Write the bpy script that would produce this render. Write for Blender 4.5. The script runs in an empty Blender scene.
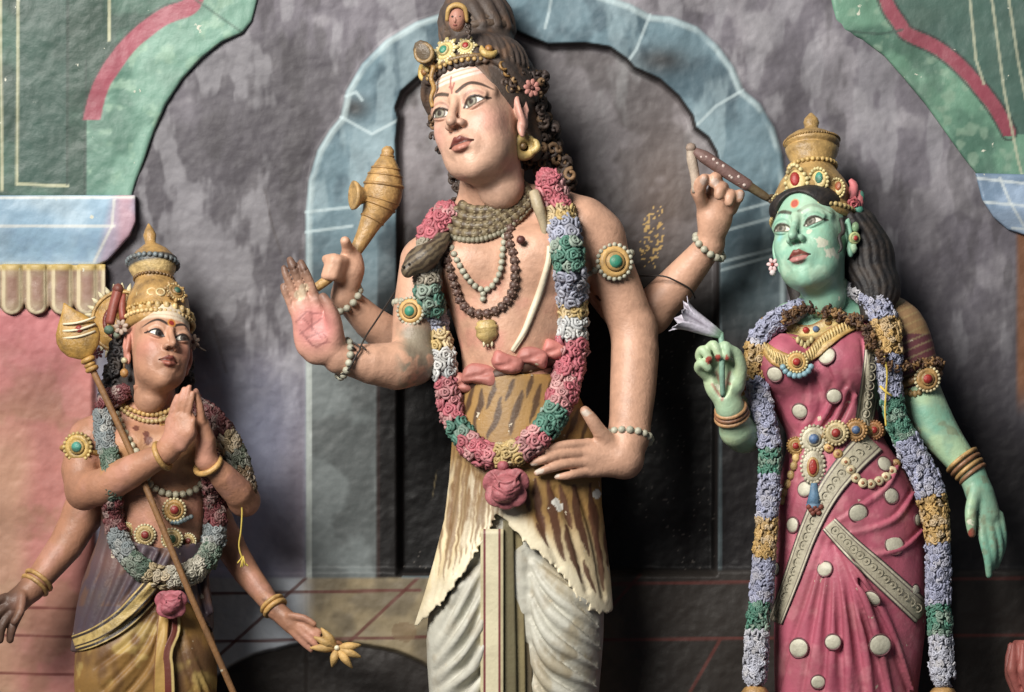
import bpy, math, random
import numpy as np
f32 = np.float32
DIST, FPX, STEP, ZC = 4.5, 2250.0, 0.002, 1.45      # camera distance, focal length in px, metres per px at the figures, camera height

def P(v):
    """points laid out in px units (x right, y down, z towards the viewer) -> metres"""
    v = np.asarray(v, dtype=np.float64)
    d = v[..., 2] * STEP
    s = (DIST - d) / FPX
    return np.stack([(v[..., 0] - 512.0) * s, -d, ZC + (346.0 - v[..., 1]) * s], -1)

def C(r, g, b):
    c = np.array([r, g, b], dtype=np.float64) / 255.0
    c = c + (c @ [.3, .6, .1] - c) * .2
    return np.where(c <= 0.04045, c / 12.92, ((c + 0.055) / 1.055) ** 2.4)

# ------------------------------------------------------------------ noise
def _h(i, j, k, seed):
    n = (i * 374761393 + j * 668265263 + k * 2147483647 + seed * 1274126177) & 0xFFFFFFFF
    n = ((n ^ (n >> 13)) * 1274126177) & 0xFFFFFFFF
    return ((n ^ (n >> 16)) & 0xFFFF) / 65535.0

def vnoise(p, scale, seed=0):
    q = np.asarray(p, dtype=np.float64) / scale
    i = np.floor(q).astype(np.int64); f = q - i
    f = f * f * (3 - 2 * f)
    r = 0
    for a in (0, 1):
        wa = f[..., 0] if a else 1 - f[..., 0]
        for b in (0, 1):
            wb = f[..., 1] if b else 1 - f[..., 1]
            for c in (0, 1):
                wc = f[..., 2] if c else 1 - f[..., 2]
                r = r + wa * wb * wc * _h(i[..., 0] + a, i[..., 1] + b, i[..., 2] + c, seed)
    return r

def fbm(p, scale, oct=4, seed=0, gain=0.5):
    r, w, t = 0, 1.0, 0.0
    for o in range(oct):
        r = r + w * vnoise(p, scale, seed + o); t += w; w *= gain; scale *= 0.5
    return r / t

def sm(a, b, x):
    t = np.clip((x - a) / (b - a), 0, 1)
    return t * t * (3 - 2 * t)

def mix(c, col, m):
    return c + (np.asarray(col) - c) * np.asarray(m)[..., None]

def polyd(x, y, poly):
    """signed distance (inside negative) to a 2-D polygon"""
    poly = np.asarray(poly, float)
    x = np.asarray(x, float); y = np.asarray(y, float)
    d = np.full(x.shape, 1e18); s = np.zeros(x.shape, bool)
    n = len(poly)
    for i in range(n):
        ax, ay = poly[i]; bx, by = poly[(i + 1) % n]
        ex, ey = bx - ax, by - ay
        wx, wy = x - ax, y - ay
        t = np.clip((wx * ex + wy * ey) / max(ex * ex + ey * ey, 1e-9), 0, 1)
        d = np.minimum(d, (wx - ex * t) ** 2 + (wy - ey * t) ** 2)
        if ay != by:
            c = ((ay <= y) & (by > y)) | ((by <= y) & (ay > y))
            s ^= c & (x < ax + (y - ay) / (by - ay) * ex)
    return np.where(s, -1, 1) * np.sqrt(d)

def lined(x, y, pts):
    pts = np.asarray(pts, float); d = np.full(np.shape(x), 1e18)
    for i in range(len(pts) - 1):
        ax, ay = pts[i][:2]; bx, by = pts[i + 1][:2]
        ex, ey = bx - ax, by - ay
        wx, wy = x - ax, y - ay
        t = np.clip((wx * ex + wy * ey) / max(ex * ex + ey * ey, 1e-9), 0, 1)
        d = np.minimum(d, (wx - ex * t) ** 2 + (wy - ey * t) ** 2)
    return np.sqrt(d)

def spline(pts, n=8, closed=False):
    p = np.asarray(pts, float)
    m = len(p)
    if m < 3 and not closed: 
        t = np.linspace(0, 1, n + 1)[:, None]
        return p[0] * (1 - t) + p[-1] * t
    out = []
    rng = range(m if closed else m - 1)
    for i in rng:
        if closed: a, b, c, d = p[(i - 1) % m], p[i], p[(i + 1) % m], p[(i + 2) % m]
        else: a, b, c, d = p[max(i - 1, 0)], p[i], p[i + 1], p[min(i + 2, m - 1)]
        for t in np.linspace(0, 1, n, endpoint=False):
            out.append(.5 * (2 * b + (c - a) * t + (2 * a - 5 * b + 4 * c - d) * t * t + (3 * b - a - 3 * c + d) * t ** 3))
    if not closed: out.append(p[-1])
    return np.array(out)

def resample(pts, step):
    p = np.asarray(pts, float)
    L = np.r_[0, np.cumsum(np.linalg.norm(np.diff(p[:, :3], axis=0), axis=1))]
    n = max(2, int(round(L[-1] / step)) + 1)
    t = np.linspace(0, L[-1], n)
    return np.stack([np.interp(t, L, p[:, k]) for k in range(p.shape[1])], 1)

# ------------------------------------------------------------------ implicit sculpting
class Grid:
    def __init__(s, x0, x1, y0, y1, z0, z1, h=2.0):
        s.h = h
        s.ax = [np.arange(a, b + h, h).astype(f32) for a, b in ((x0, x1), (y0, y1), (z0, z1))]
        s.a = np.full([len(v) for v in s.ax], 60, f32)
        s._f = None
    def box(s, lo, hi):
        sl, pts = [], []
        for k in range(3):
            i0 = int(np.searchsorted(s.ax[k], lo[k])); i1 = int(np.searchsorted(s.ax[k], hi[k]))
            if i1 <= i0: return None
            sl.append(slice(i0, i1)); pts.append(s.ax[k][i0:i1])
        return tuple(sl), pts[0][:, None, None], pts[1][None, :, None], pts[2][None, None, :]
    def put(s, lo, hi, fn, k=4.0, op='u'):
        m = k + 3 * s.h
        b = s.box([v - m for v in lo], [v + m for v in hi])
        if b is None: return s
        sl, X, Y, Z = b
        d = fn(X, Y, Z).astype(f32); a = s.a[sl]
        if op == 'c': d = -d; a = -a; d = -d; a = -a
        if op == 's': a = -a
        if op == 'i': a = -a; d = -d
        if k > 0:
            h = np.maximum(k - np.abs(a - d), 0) / k
            r = np.minimum(a, d) - h * h * (k * .25)
        else: r = np.minimum(a, d)
        s.a[sl] = -r if op in 'si' else r
        s._f = None
        return s
    def chain(s, pts, r, k=4.0, op='u', sub=0, flat=None):
        """tapered tube through pts; sub>0 smooths the path; flat scales depth (z)"""
        p = np.asarray(pts, float)
        r = np.full(len(p), r, float) if np.isscalar(r) else np.asarray(r, float)
        if sub:
            q = spline(np.c_[p, r], sub); p, r = q[:, :3], q[:, 3]
        R = r.max()
        def fn(X, Y, Z):
            D = None
            for i in range(len(p) - 1):
                A, B = p[i], p[i + 1]; e = B - A; l2 = max(float(e @ e), 1e-6)
                x, y, z = X - f32(A[0]), Y - f32(A[1]), Z - f32(A[2])
                t = np.clip((x * f32(e[0]) + y * f32(e[1]) + z * f32(e[2])) / f32(l2), 0, 1)
                d = np.sqrt((x - t * f32(e[0])) ** 2 + (y - t * f32(e[1])) ** 2 + (z - t * f32(e[2])) ** 2) - (f32(r[i]) + t * f32(r[i + 1] - r[i]))
                D = d if D is None else np.minimum(D, d)
            return D
        return s.put(p.min(0) - R, p.max(0) + R, fn, k, op)
    def ell(s, c, r, k=4.0, op='u', rot=None):
        c = np.asarray(c, float); r = np.asarray(r, float)
        M = np.eye(3) if rot is None else rot
        def fn(X, Y, Z):
            x, y, z = X - f32(c[0]), Y - f32(c[1]), Z - f32(c[2])
            if rot is not None:
                x, y, z = [f32(M[0, i]) * x + f32(M[1, i]) * y + f32(M[2, i]) * z for i in range(3)]
            k0 = np.sqrt((x / f32(r[0])) ** 2 + (y / f32(r[1])) ** 2 + (z / f32(r[2])) ** 2)
            k1 = np.sqrt((x / f32(r[0] ** 2)) ** 2 + (y / f32(r[1] ** 2)) ** 2 + (z / f32(r[2] ** 2)) ** 2)
            return k0 * (k0 - 1) / np.maximum(k1, 1e-6)
        R = r.max() if rot is not None else r
        return s.put(c - R, c + R, fn, k, op)
    def loft(s, rows, k=4.0, op='u', pw=2.0, poly=None, shell=0, cutk=0):
        """rows of (y, cx, cz, rx, rz); optional 2-D outline and shell thickness"""
        q = np.asarray(rows, float)
        q = spline(q, 6); q = q[np.argsort(q[:, 0])]
        R = q[:, 3].max(), q[:, 4].max()
        lo = (q[:, 1] - q[:, 3]).min(), q[0, 0], (q[:, 2] - q[:, 4]).min()
        hi = (q[:, 1] + q[:, 3]).max(), q[-1, 0], (q[:, 2] + q[:, 4]).max()
        def fn(X, Y, Z):
            y = Y[0, :, 0]
            cx, cz, rx, rz = [np.interp(y, q[:, 0], q[:, i]).astype(f32)[None, :, None] for i in (1, 2, 3, 4)]
            u = (np.abs((X - cx) / rx) ** pw + np.abs((Z - cz) / rz) ** pw) ** (1 / pw)
            gx, gz = (X - cx) / rx ** 2, (Z - cz) / rz ** 2
            d = u * (u - 1) / np.maximum(np.sqrt(gx * gx + gz * gz), 1e-4) if pw == 2.0 else (u - 1) * np.minimum(rx, rz)
            if shell: d = np.maximum(d, -(d + shell))
            d = np.maximum(d, np.maximum(f32(q[0, 0]) - Y, Y - f32(q[-1, 0])))
            if poly is not None:
                XX, YY = np.meshgrid(X[:, 0, 0], y, indexing='ij')
                d = np.maximum(d, polyd(XX, YY, poly).astype(f32)[:, :, None])
            return d
        return s.put(lo, hi, fn, k, op)
    def displace(s, fn):
        """fn(x, y) 2-D height field added to the surface towards the viewer side"""
        XX, YY = np.meshgrid(s.ax[0], s.ax[1], indexing='ij')
        s.a -= fn(XX, YY).astype(f32)[:, :, None]; s._f = None
        return s
    def front(s, x, y, default=0.0):
        if s._f is None:
            m = s.a < 0
            idx = m.shape[2] - 1 - np.argmax(m[:, :, ::-1], axis=2)
            any_ = m.any(2); i1 = np.clip(idx + 1, 0, m.shape[2] - 1)
            a0 = np.take_along_axis(s.a, idx[:, :, None], 2)[..., 0]; a1 = np.take_along_axis(s.a, i1[:, :, None], 2)[..., 0]
            t = np.clip(-a0 / np.maximum(a1 - a0, 1e-6), 0, 1)
            s._f = np.where(any_, s.ax[2][idx] + t * s.h, np.nan)
        ix = np.clip(np.round((np.asarray(x) - s.ax[0][0]) / s.h).astype(int), 0, len(s.ax[0]) - 1)
        iy = np.clip(np.round((np.asarray(y) - s.ax[1][0]) / s.h).astype(int), 0, len(s.ax[1]) - 1)
        v = s._f[ix, iy]
        return np.where(np.isnan(v), default, v)
    def mesh(s):
        a = s.a
        a[[0, -1]] = np.maximum(a[[0, -1]], 1); a[:, [0, -1]] = np.maximum(a[:, [0, -1]], 1); a[:, :, [0, -1]] = np.maximum(a[:, :, [0, -1]], 1)
        n = a < 0
        cnt = np.zeros([v - 1 for v in a.shape], np.int8)
        sl = (slice(None, -1), slice(1, None))
        for i in (0, 1):
            for j in (0, 1):
                for k in (0, 1): cnt += n[sl[i], sl[j], sl[k]]
        I = np.argwhere((cnt > 0) & (cnt < 8))
        idx = np.full(cnt.shape, -1, np.int32); idx[tuple(I.T)] = np.arange(len(I))
        val = {}
        for c in range(8):
            o = (c & 1, c >> 1 & 1, c >> 2 & 1)
            val[c] = a[I[:, 0] + o[0], I[:, 1] + o[1], I[:, 2] + o[2]]
        S = np.zeros((len(I), 3)); N = np.zeros(len(I))
        for c in range(8):
            for ax in range(3):
                if c >> ax & 1: continue
                c2 = c | 1 << ax
                m = (val[c] < 0) != (val[c2] < 0)
                t = np.where(m, val[c] / np.where(m, val[c] - val[c2], 1), 0)
                base = np.array([c & 1, c >> 1 & 1, c >> 2 & 1], float)
                pt = np.repeat(base[None], len(I), 0); pt[:, ax] = t
                S += pt * m[:, None]; N += m
        V = (I + S / N[:, None]) * s.h + np.array([s.ax[0][0], s.ax[1][0], s.ax[2][0]])
        Q = []
        for ax in range(3):
            u, v = (ax + 1) % 3, (ax + 2) % 3
            s0 = [slice(1, -1)] * 3; s1 = [slice(1, -1)] * 3
            s0[ax] = slice(0, -1); s1[ax] = slice(1, None)
            A, B = n[tuple(s0)], n[tuple(s1)]
            for flip in (0, 1):
                E_ = np.argwhere((A & ~B) if not flip else (~A & B))
                if not len(E_): continue
                b = E_ + 1; b[:, ax] -= 1
                def g(du, dv):
                    w = b.copy(); w[:, u] -= du; w[:, v] -= dv
                    return idx[w[:, 0], w[:, 1], w[:, 2]]
                q = np.stack([g(1, 1), g(0, 1), g(0, 0), g(1, 0)], 1)
                Q.append(q if flip else q[:, ::-1])        # px space is left-handed
        return V, np.concatenate(Q)

# ------------------------------------------------------------------ mesh buffers
class MB:
    def __init__(s): s.v, s.c, s.f, s.n = [], [], [], 0
    def add(s, V, F, col):
        V = np.asarray(V, float).reshape(-1, 3)
        col = np.asarray(col, float)
        s.v.append(V); s.c.append(np.broadcast_to(col, V.shape) if col.ndim == 1 else col)
        F = [np.asarray(q, np.int64) for q in (F if isinstance(F, list) else [F])]
        F = [q for q in F if q.size]
        vol, c0 = 0.0, V.mean(0)
        for q in F:
            for k in range(1, q.shape[1] - 1):
                vol += np.einsum('ij,ij->', V[q[:, 0]] - c0, np.cross(V[q[:, k]] - c0, V[q[:, k + 1]] - c0))
        for q in F: s.f.append((q[:, ::-1] if vol > 0 else q) + s.n)     # outward after the map to metres
        s.n += len(V); return s
    def tube(s, pts, r, n=8, col=(1, 1, 1), closed=False, sub=0, up=None, flat=1.0):
        p = np.asarray(pts, float)
        r = np.full(len(p), r, float) if np.isscalar(r) else np.asarray(r, float)
        if sub:
            q = spline(np.c_[p, r], sub, closed); p, r = q[:, :3], q[:, 3]
        m = len(p)
        T = (np.roll(p, -1, 0) - np.roll(p, 1, 0)) if closed else np.gradient(p, axis=0)
        T /= np.maximum(np.linalg.norm(T, axis=1), 1e-9)[:, None]
        u = np.array(up, float) if up is not None else (np.array([0, 0, 1.]) if abs(T[0, 2]) < .9 else np.array([1., 0, 0]))
        N = np.zeros_like(p)
        for i in range(m):
            if up is not None: u = np.array(up, float)
            w = u - T[i] * (u @ T[i]); w /= max(np.linalg.norm(w), 1e-9); N[i] = w; u = w
        B = np.cross(T, N)
        a = np.arange(n) * 2 * math.pi / n
        V = p[:, None] + r[:, None, None] * (np.cos(a)[None, :, None] * N[:, None] * flat + np.sin(a)[None, :, None] * B[:, None])
        V = V.reshape(-1, 3)
        i = np.arange(m if closed else m - 1)[:, None] * n; j = np.arange(n)[None]; j2 = (j + 1) % n
        i2 = (i + n) % (m * n)
        Fq = np.stack([i + j, i2 + j, i2 + j2, i + j2], -1).reshape(-1, 4)
        F = [Fq]
        cc = np.asarray(col, float)
        if cc.ndim == 2 and len(cc) == m: cc = np.repeat(cc, n, 0)
        if not closed:
            V = np.r_[V, p[:1], p[-1:]]
            if cc.ndim == 2: cc = np.r_[cc, cc[:1], cc[-1:]]
            jj = np.arange(n); k = (jj + 1) % n
            F.append(np.stack([np.full(n, m * n), jj, k], 1)); F.append(np.stack([np.full(n, m * n + 1), (m - 1) * n + k, (m - 1) * n + jj], 1))
        return s.add(V, F, cc)
    def ball(s, c, r, col=(1, 1, 1), n=8, m=6, rot=None):
        r = np.full(3, r, float) if np.isscalar(r) else np.asarray(r, float)
        th = np.linspace(0, math.pi, m + 1)[1:-1]; ph = np.arange(n) * 2 * math.pi / n
        V = np.stack([np.sin(th)[:, None] * np.cos(ph), np.sin(th)[:, None] * np.sin(ph), np.cos(th)[:, None] + 0 * ph], -1).reshape(-1, 3)
        V = np.r_[V, [[0, 0, 1], [0, 0, -1]]] * r
        if rot is not None: V = V @ np.asarray(rot).T
        i = np.arange(m - 2)[:, None] * n; j = np.arange(n)[None]; j2 = (j + 1) % n
        F = [np.stack([i + j, i + j2, i + n + j2, i + n + j], -1).reshape(-1, 4)]
        jj = np.arange(n); k = (jj + 1) % n; t = (m - 1) * n
        F += [np.stack([np.full(n, t), k, jj], 1), np.stack([np.full(n, t + 1), (m - 2) * n + jj, (m - 2) * n + k], 1)]
        return s.add(V + np.asarray(c, float), F, col)
    def lathe(s, A, B, prof, n=24, col=(1, 1, 1), lobes=None, squash=1.0):
        """revolve prof [(t, r[, colour])] about the axis A->B; the profile should start and end near r=0"""
        A, B = np.asarray(A, float), np.asarray(B, float)
        d = B - A; d1 = d / np.linalg.norm(d)
        u = np.array([0, 0, 1.]) if abs(d1[2]) < .9 else np.array([0, 1., 0])
        u = u - d1 * (u @ d1); u /= np.linalg.norm(u); w = np.cross(d1, u)
        a = np.arange(n) * 2 * math.pi / n
        V, cc = [], []
        for pr in prof:
            lob = 1.0
            if lobes and (len(pr) < 4): lob = 1 + lobes[1] * np.cos(lobes[0] * a)
            V.append(A + d * pr[0] + max(pr[1], .01) * (np.cos(a)[:, None] * u * squash + np.sin(a)[:, None] * w) * np.reshape(lob, (-1, 1)))
            cc.append(np.broadcast_to(pr[2] if len(pr) > 2 and pr[2] is not None else np.asarray(col, float), (n, 3)))
        V = np.concatenate(V); m = len(prof)
        i = np.arange(m - 1)[:, None] * n; j = np.arange(n)[None]; j2 = (j + 1) % n
        F = [np.stack([i + j, i + n + j, i + n + j2, i + j2], -1).reshape(-1, 4)]
        F += [np.arange(n)[None, ::1], (np.arange(n) + (m - 1) * n)[None, ::-1]]
        return s.add(V, F, np.concatenate(cc))
    def torus(s, c, nrm, R, r, col, n=14, m=6, wav=None, ph=0.0):
        nrm = np.asarray(nrm, float); nrm = nrm / np.linalg.norm(nrm)
        u = np.array([1., 0, 0]) if abs(nrm[0]) < .8 else np.array([0, 1., 0])
        u = u - nrm * (u @ nrm); u /= np.linalg.norm(u); w = np.cross(nrm, u)
        a = np.arange(n) * 2 * math.pi / n + ph
        rr = R * (1 + (wav[1] * np.cos(wav[0] * a) if wav else 0))
        p = np.asarray(c, float) + np.reshape(rr, (-1, 1)) * (np.cos(a)[:, None] * u + np.sin(a)[:, None] * w)
        if wav: p = p + nrm * (R * wav[1] * np.sin(wav[0] * a + 1))[:, None]
        return s.tube(p, r, m, col, closed=True)

def orient(nrm, ang=0.0):
    """3x3 whose third column is nrm"""
    n = np.asarray(nrm, float); n = n / np.linalg.norm(n)
    u = np.array([1., 0, 0]) if abs(n[0]) < .8 else np.array([0, 1., 0])
    u = u - n * (u @ n); u /= np.linalg.norm(u); w = np.cross(n, u)
    c, s_ = math.cos(ang), math.sin(ang)
    return np.stack([u * c + w * s_, w * c - u * s_, n], 1)

# ------------------------------------------------------------------ objects
COLL = bpy.context.scene.collection
ORG = {}

def tag(o, label=None, cat=None, group=None, kind=None):
    for k, v in (('label', label), ('category', cat), ('group', group), ('kind', kind)):
        if v: o[k] = v
    return o

def root(name, px, label, cat, group=None):
    o = bpy.data.objects.new(name, None); COLL.objects.link(o)
    w = P(np.array(px, float)); o.location = w; ORG[o.name] = w
    o.empty_display_size = .05
    return tag(o, label, cat, group)

def build(mb, name, mat, parent=None, base=None, smooth=True):
    V = P(np.concatenate(mb.v)); col = np.concatenate(mb.c)
    if parent is not None: org = ORG[parent.name]
    else:
        org = P(np.array(base, float)) if base is not None else np.array([V[:, 0].mean(), V[:, 1].mean(), V[:, 2].min()])
    me = bpy.data.meshes.new(name)
    V = V - org
    loops = np.concatenate([f.ravel() for f in mb.f]); tot = np.concatenate([np.full(len(f), f.shape[1]) for f in mb.f])
    st = np.r_[0, np.cumsum(tot)[:-1]]
    me.vertices.add(len(V)); me.vertices.foreach_set('co', V.astype(f32).ravel())
    me.loops.add(len(loops)); me.loops.foreach_set('vertex_index', loops.astype(np.int32))
    me.polygons.add(len(tot)); me.polygons.foreach_set('loop_start', st.astype(np.int32)); me.polygons.foreach_set('loop_total', tot.astype(np.int32))
    me.polygons.foreach_set('use_smooth', np.full(len(tot), smooth))
    ca = me.color_attributes.new('Col', 'FLOAT_COLOR', 'POINT')
    ca.data.foreach_set('color', np.c_[np.clip(col, 0, 1), np.ones(len(col))].astype(f32).ravel())
    me.update(); me.validate()
    me.materials.append(mat)
    o = bpy.data.objects.new(name, me); COLL.objects.link(o)
    if parent is not None: o.parent = parent
    else: o.location = org
    ORG[o.name] = org
    return o

# ------------------------------------------------------------------ materials
def paint(name, rough=.5, bump=.3, bscale=120.0, dirt=.35, dcol=(70, 58, 46), dscale=22.0, chips=0.0, ccol=(190, 176, 150), spec=.4, bump2=0.0):
    m = bpy.data.materials.new(name); m.use_nodes = True
    nt = m.node_tree; N, Lk = nt.nodes, nt.links
    b = N['Principled BSDF']
    at = N.new('ShaderNodeAttribute'); at.attribute_name = 'Col'
    tc = N.new('ShaderNodeTexCoord')
    n1 = N.new('ShaderNodeTexNoise'); n1.inputs['Scale'].default_value = dscale; n1.inputs['Detail'].default_value = 8; n1.inputs['Roughness'].default_value = .65
    Lk.new(tc.outputs['Object'], n1.inputs['Vector'])
    r1 = N.new('ShaderNodeValToRGB'); r1.color_ramp.elements[0].position = .42; r1.color_ramp.elements[1].position = .72
    r1.color_ramp.elements[0].color = (0, 0, 0, 1); r1.color_ramp.elements[1].color = (dirt,) * 3 + (1,)
    Lk.new(n1.outputs['Fac'], r1.inputs['Fac'])
    mx = N.new('ShaderNodeMix'); mx.data_type = 'RGBA'
    Lk.new(r1.outputs['Color'], mx.inputs[0]); Lk.new(at.outputs['Color'], mx.inputs[6]); mx.inputs[7].default_value = (*C(*dcol), 1)
    out = mx.outputs[2]
    if chips > 0:
        n3 = N.new('ShaderNodeTexNoise'); n3.inputs['Scale'].default_value = 34; n3.inputs['Detail'].default_value = 6; n3.inputs['Roughness'].default_value = .6
        Lk.new(tc.outputs['Object'], n3.inputs['Vector'])
        r3 = N.new('ShaderNodeValToRGB'); r3.color_ramp.elements[0].position = .70 - chips * .1; r3.color_ramp.elements[1].position = .715 - chips * .1
        Lk.new(n3.outputs['Fac'], r3.inputs['Fac'])
        m2 = N.new('ShaderNodeMix'); m2.data_type = 'RGBA'
        Lk.new(r3.outputs['Color'], m2.inputs[0]); Lk.new(out, m2.inputs[6]); m2.inputs[7].default_value = (*C(*ccol), 1)
        out = m2.outputs[2]
    Lk.new(out, b.inputs['Base Color'])
    b.inputs['Roughness'].default_value = rough
    b.inputs['Specular IOR Level'].default_value = spec
    n2 = N.new('ShaderNodeTexNoise'); n2.inputs['Scale'].default_value = bscale; n2.inputs['Detail'].default_value = 6; n2.inputs['Roughness'].default_value = .6
    Lk.new(tc.outputs['Object'], n2.inputs['Vector'])
    bp = N.new('ShaderNodeBump'); bp.inputs['Strength'].default_value = bump; bp.inputs['Distance'].default_value = .004
    Lk.new(n2.outputs['Fac'], bp.inputs['Height'])
    Lk.new(bp.outputs['Normal'], b.inputs['Normal'])
    return m

M = {}
M['skin'] = paint('painted_skin_plaster', .46, .4, 110, .45, (104, 74, 58), 20, .0)
M['green_skin'] = paint('painted_green_plaster', .42, .36, 110, .45, (150, 150, 110), 20, .3, (205, 205, 180))
M['gold'] = paint('ochre_gold_paint', .42, .55, 150, .8, (84, 62, 38), 34, spec=.55)
M['cloth'] = paint('painted_cloth_plaster', .5, .3, 110, .35, (96, 76, 54), 14, .15)
M['hair'] = paint('dark_painted_hair', .6, .45, 140, .35, (92, 74, 58), 45)
M['flower'] = paint('painted_clay_flowers', .55, .45, 170, .4, (70, 60, 52), 60)
M['bead'] = paint('painted_clay_beads', .45, .3, 220, .45, (96, 84, 66), 60)
M['wood'] = paint('worn_painted_wood', .6, .5, 130, .5, (84, 64, 50), 40, .3)
M['wire'] = paint('dull_wire', .6, .1, 200, .2)
# ------------------------------------------------------------------ a sculpted head in its own frame (x right, y down, z out of the face)
def rot3(yaw, pitch, roll):
    cy, sy, cp, sp, cr, sr = math.cos(yaw), math.sin(yaw), math.cos(pitch), math.sin(pitch), math.cos(roll), math.sin(roll)
    Ry = np.array([[cy, 0, sy], [0, 1, 0], [-sy, 0, cy]]); Rx = np.array([[1, 0, 0], [0, cp, -sp], [0, sp, cp]]); Rz = np.array([[cr, -sr, 0], [sr, cr, 0], [0, 0, 1]])
    return Rz @ Rx @ Ry

class Head:
    def __init__(s, yaw, pitch, roll, scale, x, y, z, sx=1.0, sy=1.0):
        s.R, s.k, s.t, s.q = rot3(yaw, pitch, roll), scale, np.array([x, y, z], float), np.array([sx, sy, 1.0])
    def w(s, p): return s.t + s.k * ((np.asarray(p, float) * s.q) @ s.R.T)
    def inv(s, q): return ((np.asarray(q, float) - s.t) / s.k) @ s.R
    def dir(s, v): return np.asarray(v, float) @ s.R.T

EYE = dict(x0=8.5, x1=31.5, y0=3.2, y1=-0.6, up=6.0, lo=3.2)
def lids(u):
    base = EYE['y0'] + (EYE['y1'] - EYE['y0']) * u
    bell = (4 * u * (1 - u))
    return base - EYE['up'] * bell ** .75 * (1.12 - .24 * u), base + EYE['lo'] * bell ** .9

def head_grid(jaw=1.0, h=1.0):
    g = Grid(-66, 66, -88, 126, -88, 78, h)
    g.ell((0, -24, -16), (46.5, 55, 62), 0)
    g.ell((0, 4, 6), (41, 60, 43), 10)
    g.ell((0, 36, 14), (33.5 * jaw, 34, 34), 14)
    g.ell((0, 58, 33), (12, 10, 10), 14)
    for sx in (-1, 1):
        g.ell((sx * 21.5, 16, 29), (15.5, 19, 15), 12)
        g.ell((sx * 19, 44, 22), (14, 15, 15), 12)
        g.chain([(sx * 7, -12, 44), (sx * 20, -16, 42), (sx * 35, -10, 29)], [4, 4.5, 4], 9)
        g.ell((sx * 20.5, 1, 54), (14, 8.5, 13), 8, 's')
        g.ell((sx * 8, -2, 53), (4, 9, 5), 6, 's')
    g.chain([(0, -14, 45), (0, 0, 51), (0, 14, 61)], [4.2, 4.2, 4.8], 5)
    g.ell((0, 18.5, 62), (5.6, 5.2, 6.6), 4)
    for sx in (-1, 1):
        g.ell((sx * 7.4, 20.5, 54), (4.6, 4.2, 6.2), 3.5)
        g.ell((sx * 4.0, 24, 57), (2.4, 2.0, 3.6), 1.5, 's')
    for sx in (-1, 1):
        c = np.array([sx * 19.8, 1, 33.0])
        g.ell(c, (13, 13, 13), 1.5)
        u = np.linspace(0, 1, 9)
        x = EYE['x0'] + (EYE['x1'] - EYE['x0']) * u
        yu, yl = lids(u)
        def on(y, extra): return 33 + np.sqrt(np.maximum((13 + extra) ** 2 - (x - 19.8) ** 2 - (y - 1) ** 2, 4))
        g.chain(np.c_[sx * x, yu - 1.0, on(yu, .6)], np.array([1.3, 1.8, 2.3, 2.6, 2.6, 2.4, 2.1, 1.7, 1.2]), 1.2)
        g.chain(np.c_[sx * x, yl + 1.0, on(yl, .2)], np.array([1.1, 1.4, 1.7, 1.9, 1.9, 1.8, 1.6, 1.4, 1.1]), 1.6)
        g.chain(np.c_[sx * x, yu - 5.6, on(yu - 3, 1.6) - 1.5], 2.6, 5)
    # mouth
    g.ell((0, 39, 43), (17, 11, 9), 8)
    g.chain([(0, 26, 55), (0, 33, 53)], 1.8, 4, 's')
    o = -2.5
    g.chain([(-13.5, 42 + o, 46), (-7.2, 38.4 + o, 50.8), (-3, 37.2 + o, 53.2), (0, 38.2 + o, 53.6), (3, 37.2 + o, 53.2), (7.2, 38.4 + o, 50.8), (13.5, 42 + o, 46)], [1.2, 2.6, 3.2, 3.0, 3.2, 2.6, 1.2], 2.2)
    g.chain([(-11, 44.2 + o, 47), (-5.4, 46.6 + o, 51), (0, 47.2 + o, 52.6), (5.4, 46.6 + o, 51), (11, 44.2 + o, 47)], [1.4, 3.2, 4.0, 3.2, 1.4], 2.4)
    g.chain([(-15, 42.4 + o, 46.5), (-7, 41.6 + o, 54.5), (0, 42.2 + o, 57.5), (7, 41.6 + o, 54.5), (15, 42.4 + o, 46.5)], 1.0, 1.4, 's')
    g.chain([(-8, 53 + o, 50), (0, 53.6 + o, 52), (8, 53 + o, 50)], 2.2, 5, 's')
    g.chain([(0, 44, -12), (0, 66, -20)], [29, 25], 8)
    # ears
    for sx in (-1, 1):
        M_ = rot3(sx * .35, 0, sx * -.12)
        g.ell((sx * 46, 5, -6), (5.5, 20, 12.5), 3, rot=M_)
        g.ell((sx * 51.5, 4, -4), (3.6, 11, 6), 2, 's', rot=M_)
        g.chain([(sx * 48, -12, -2), (sx * 50, -9, -10), (sx * 50, 4, -14), (sx * 48, 15, -8)], 1.8, 2)
        g.ell((sx * 45.5, 25, -2), (4, 9, 5), 3)
    return g

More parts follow.
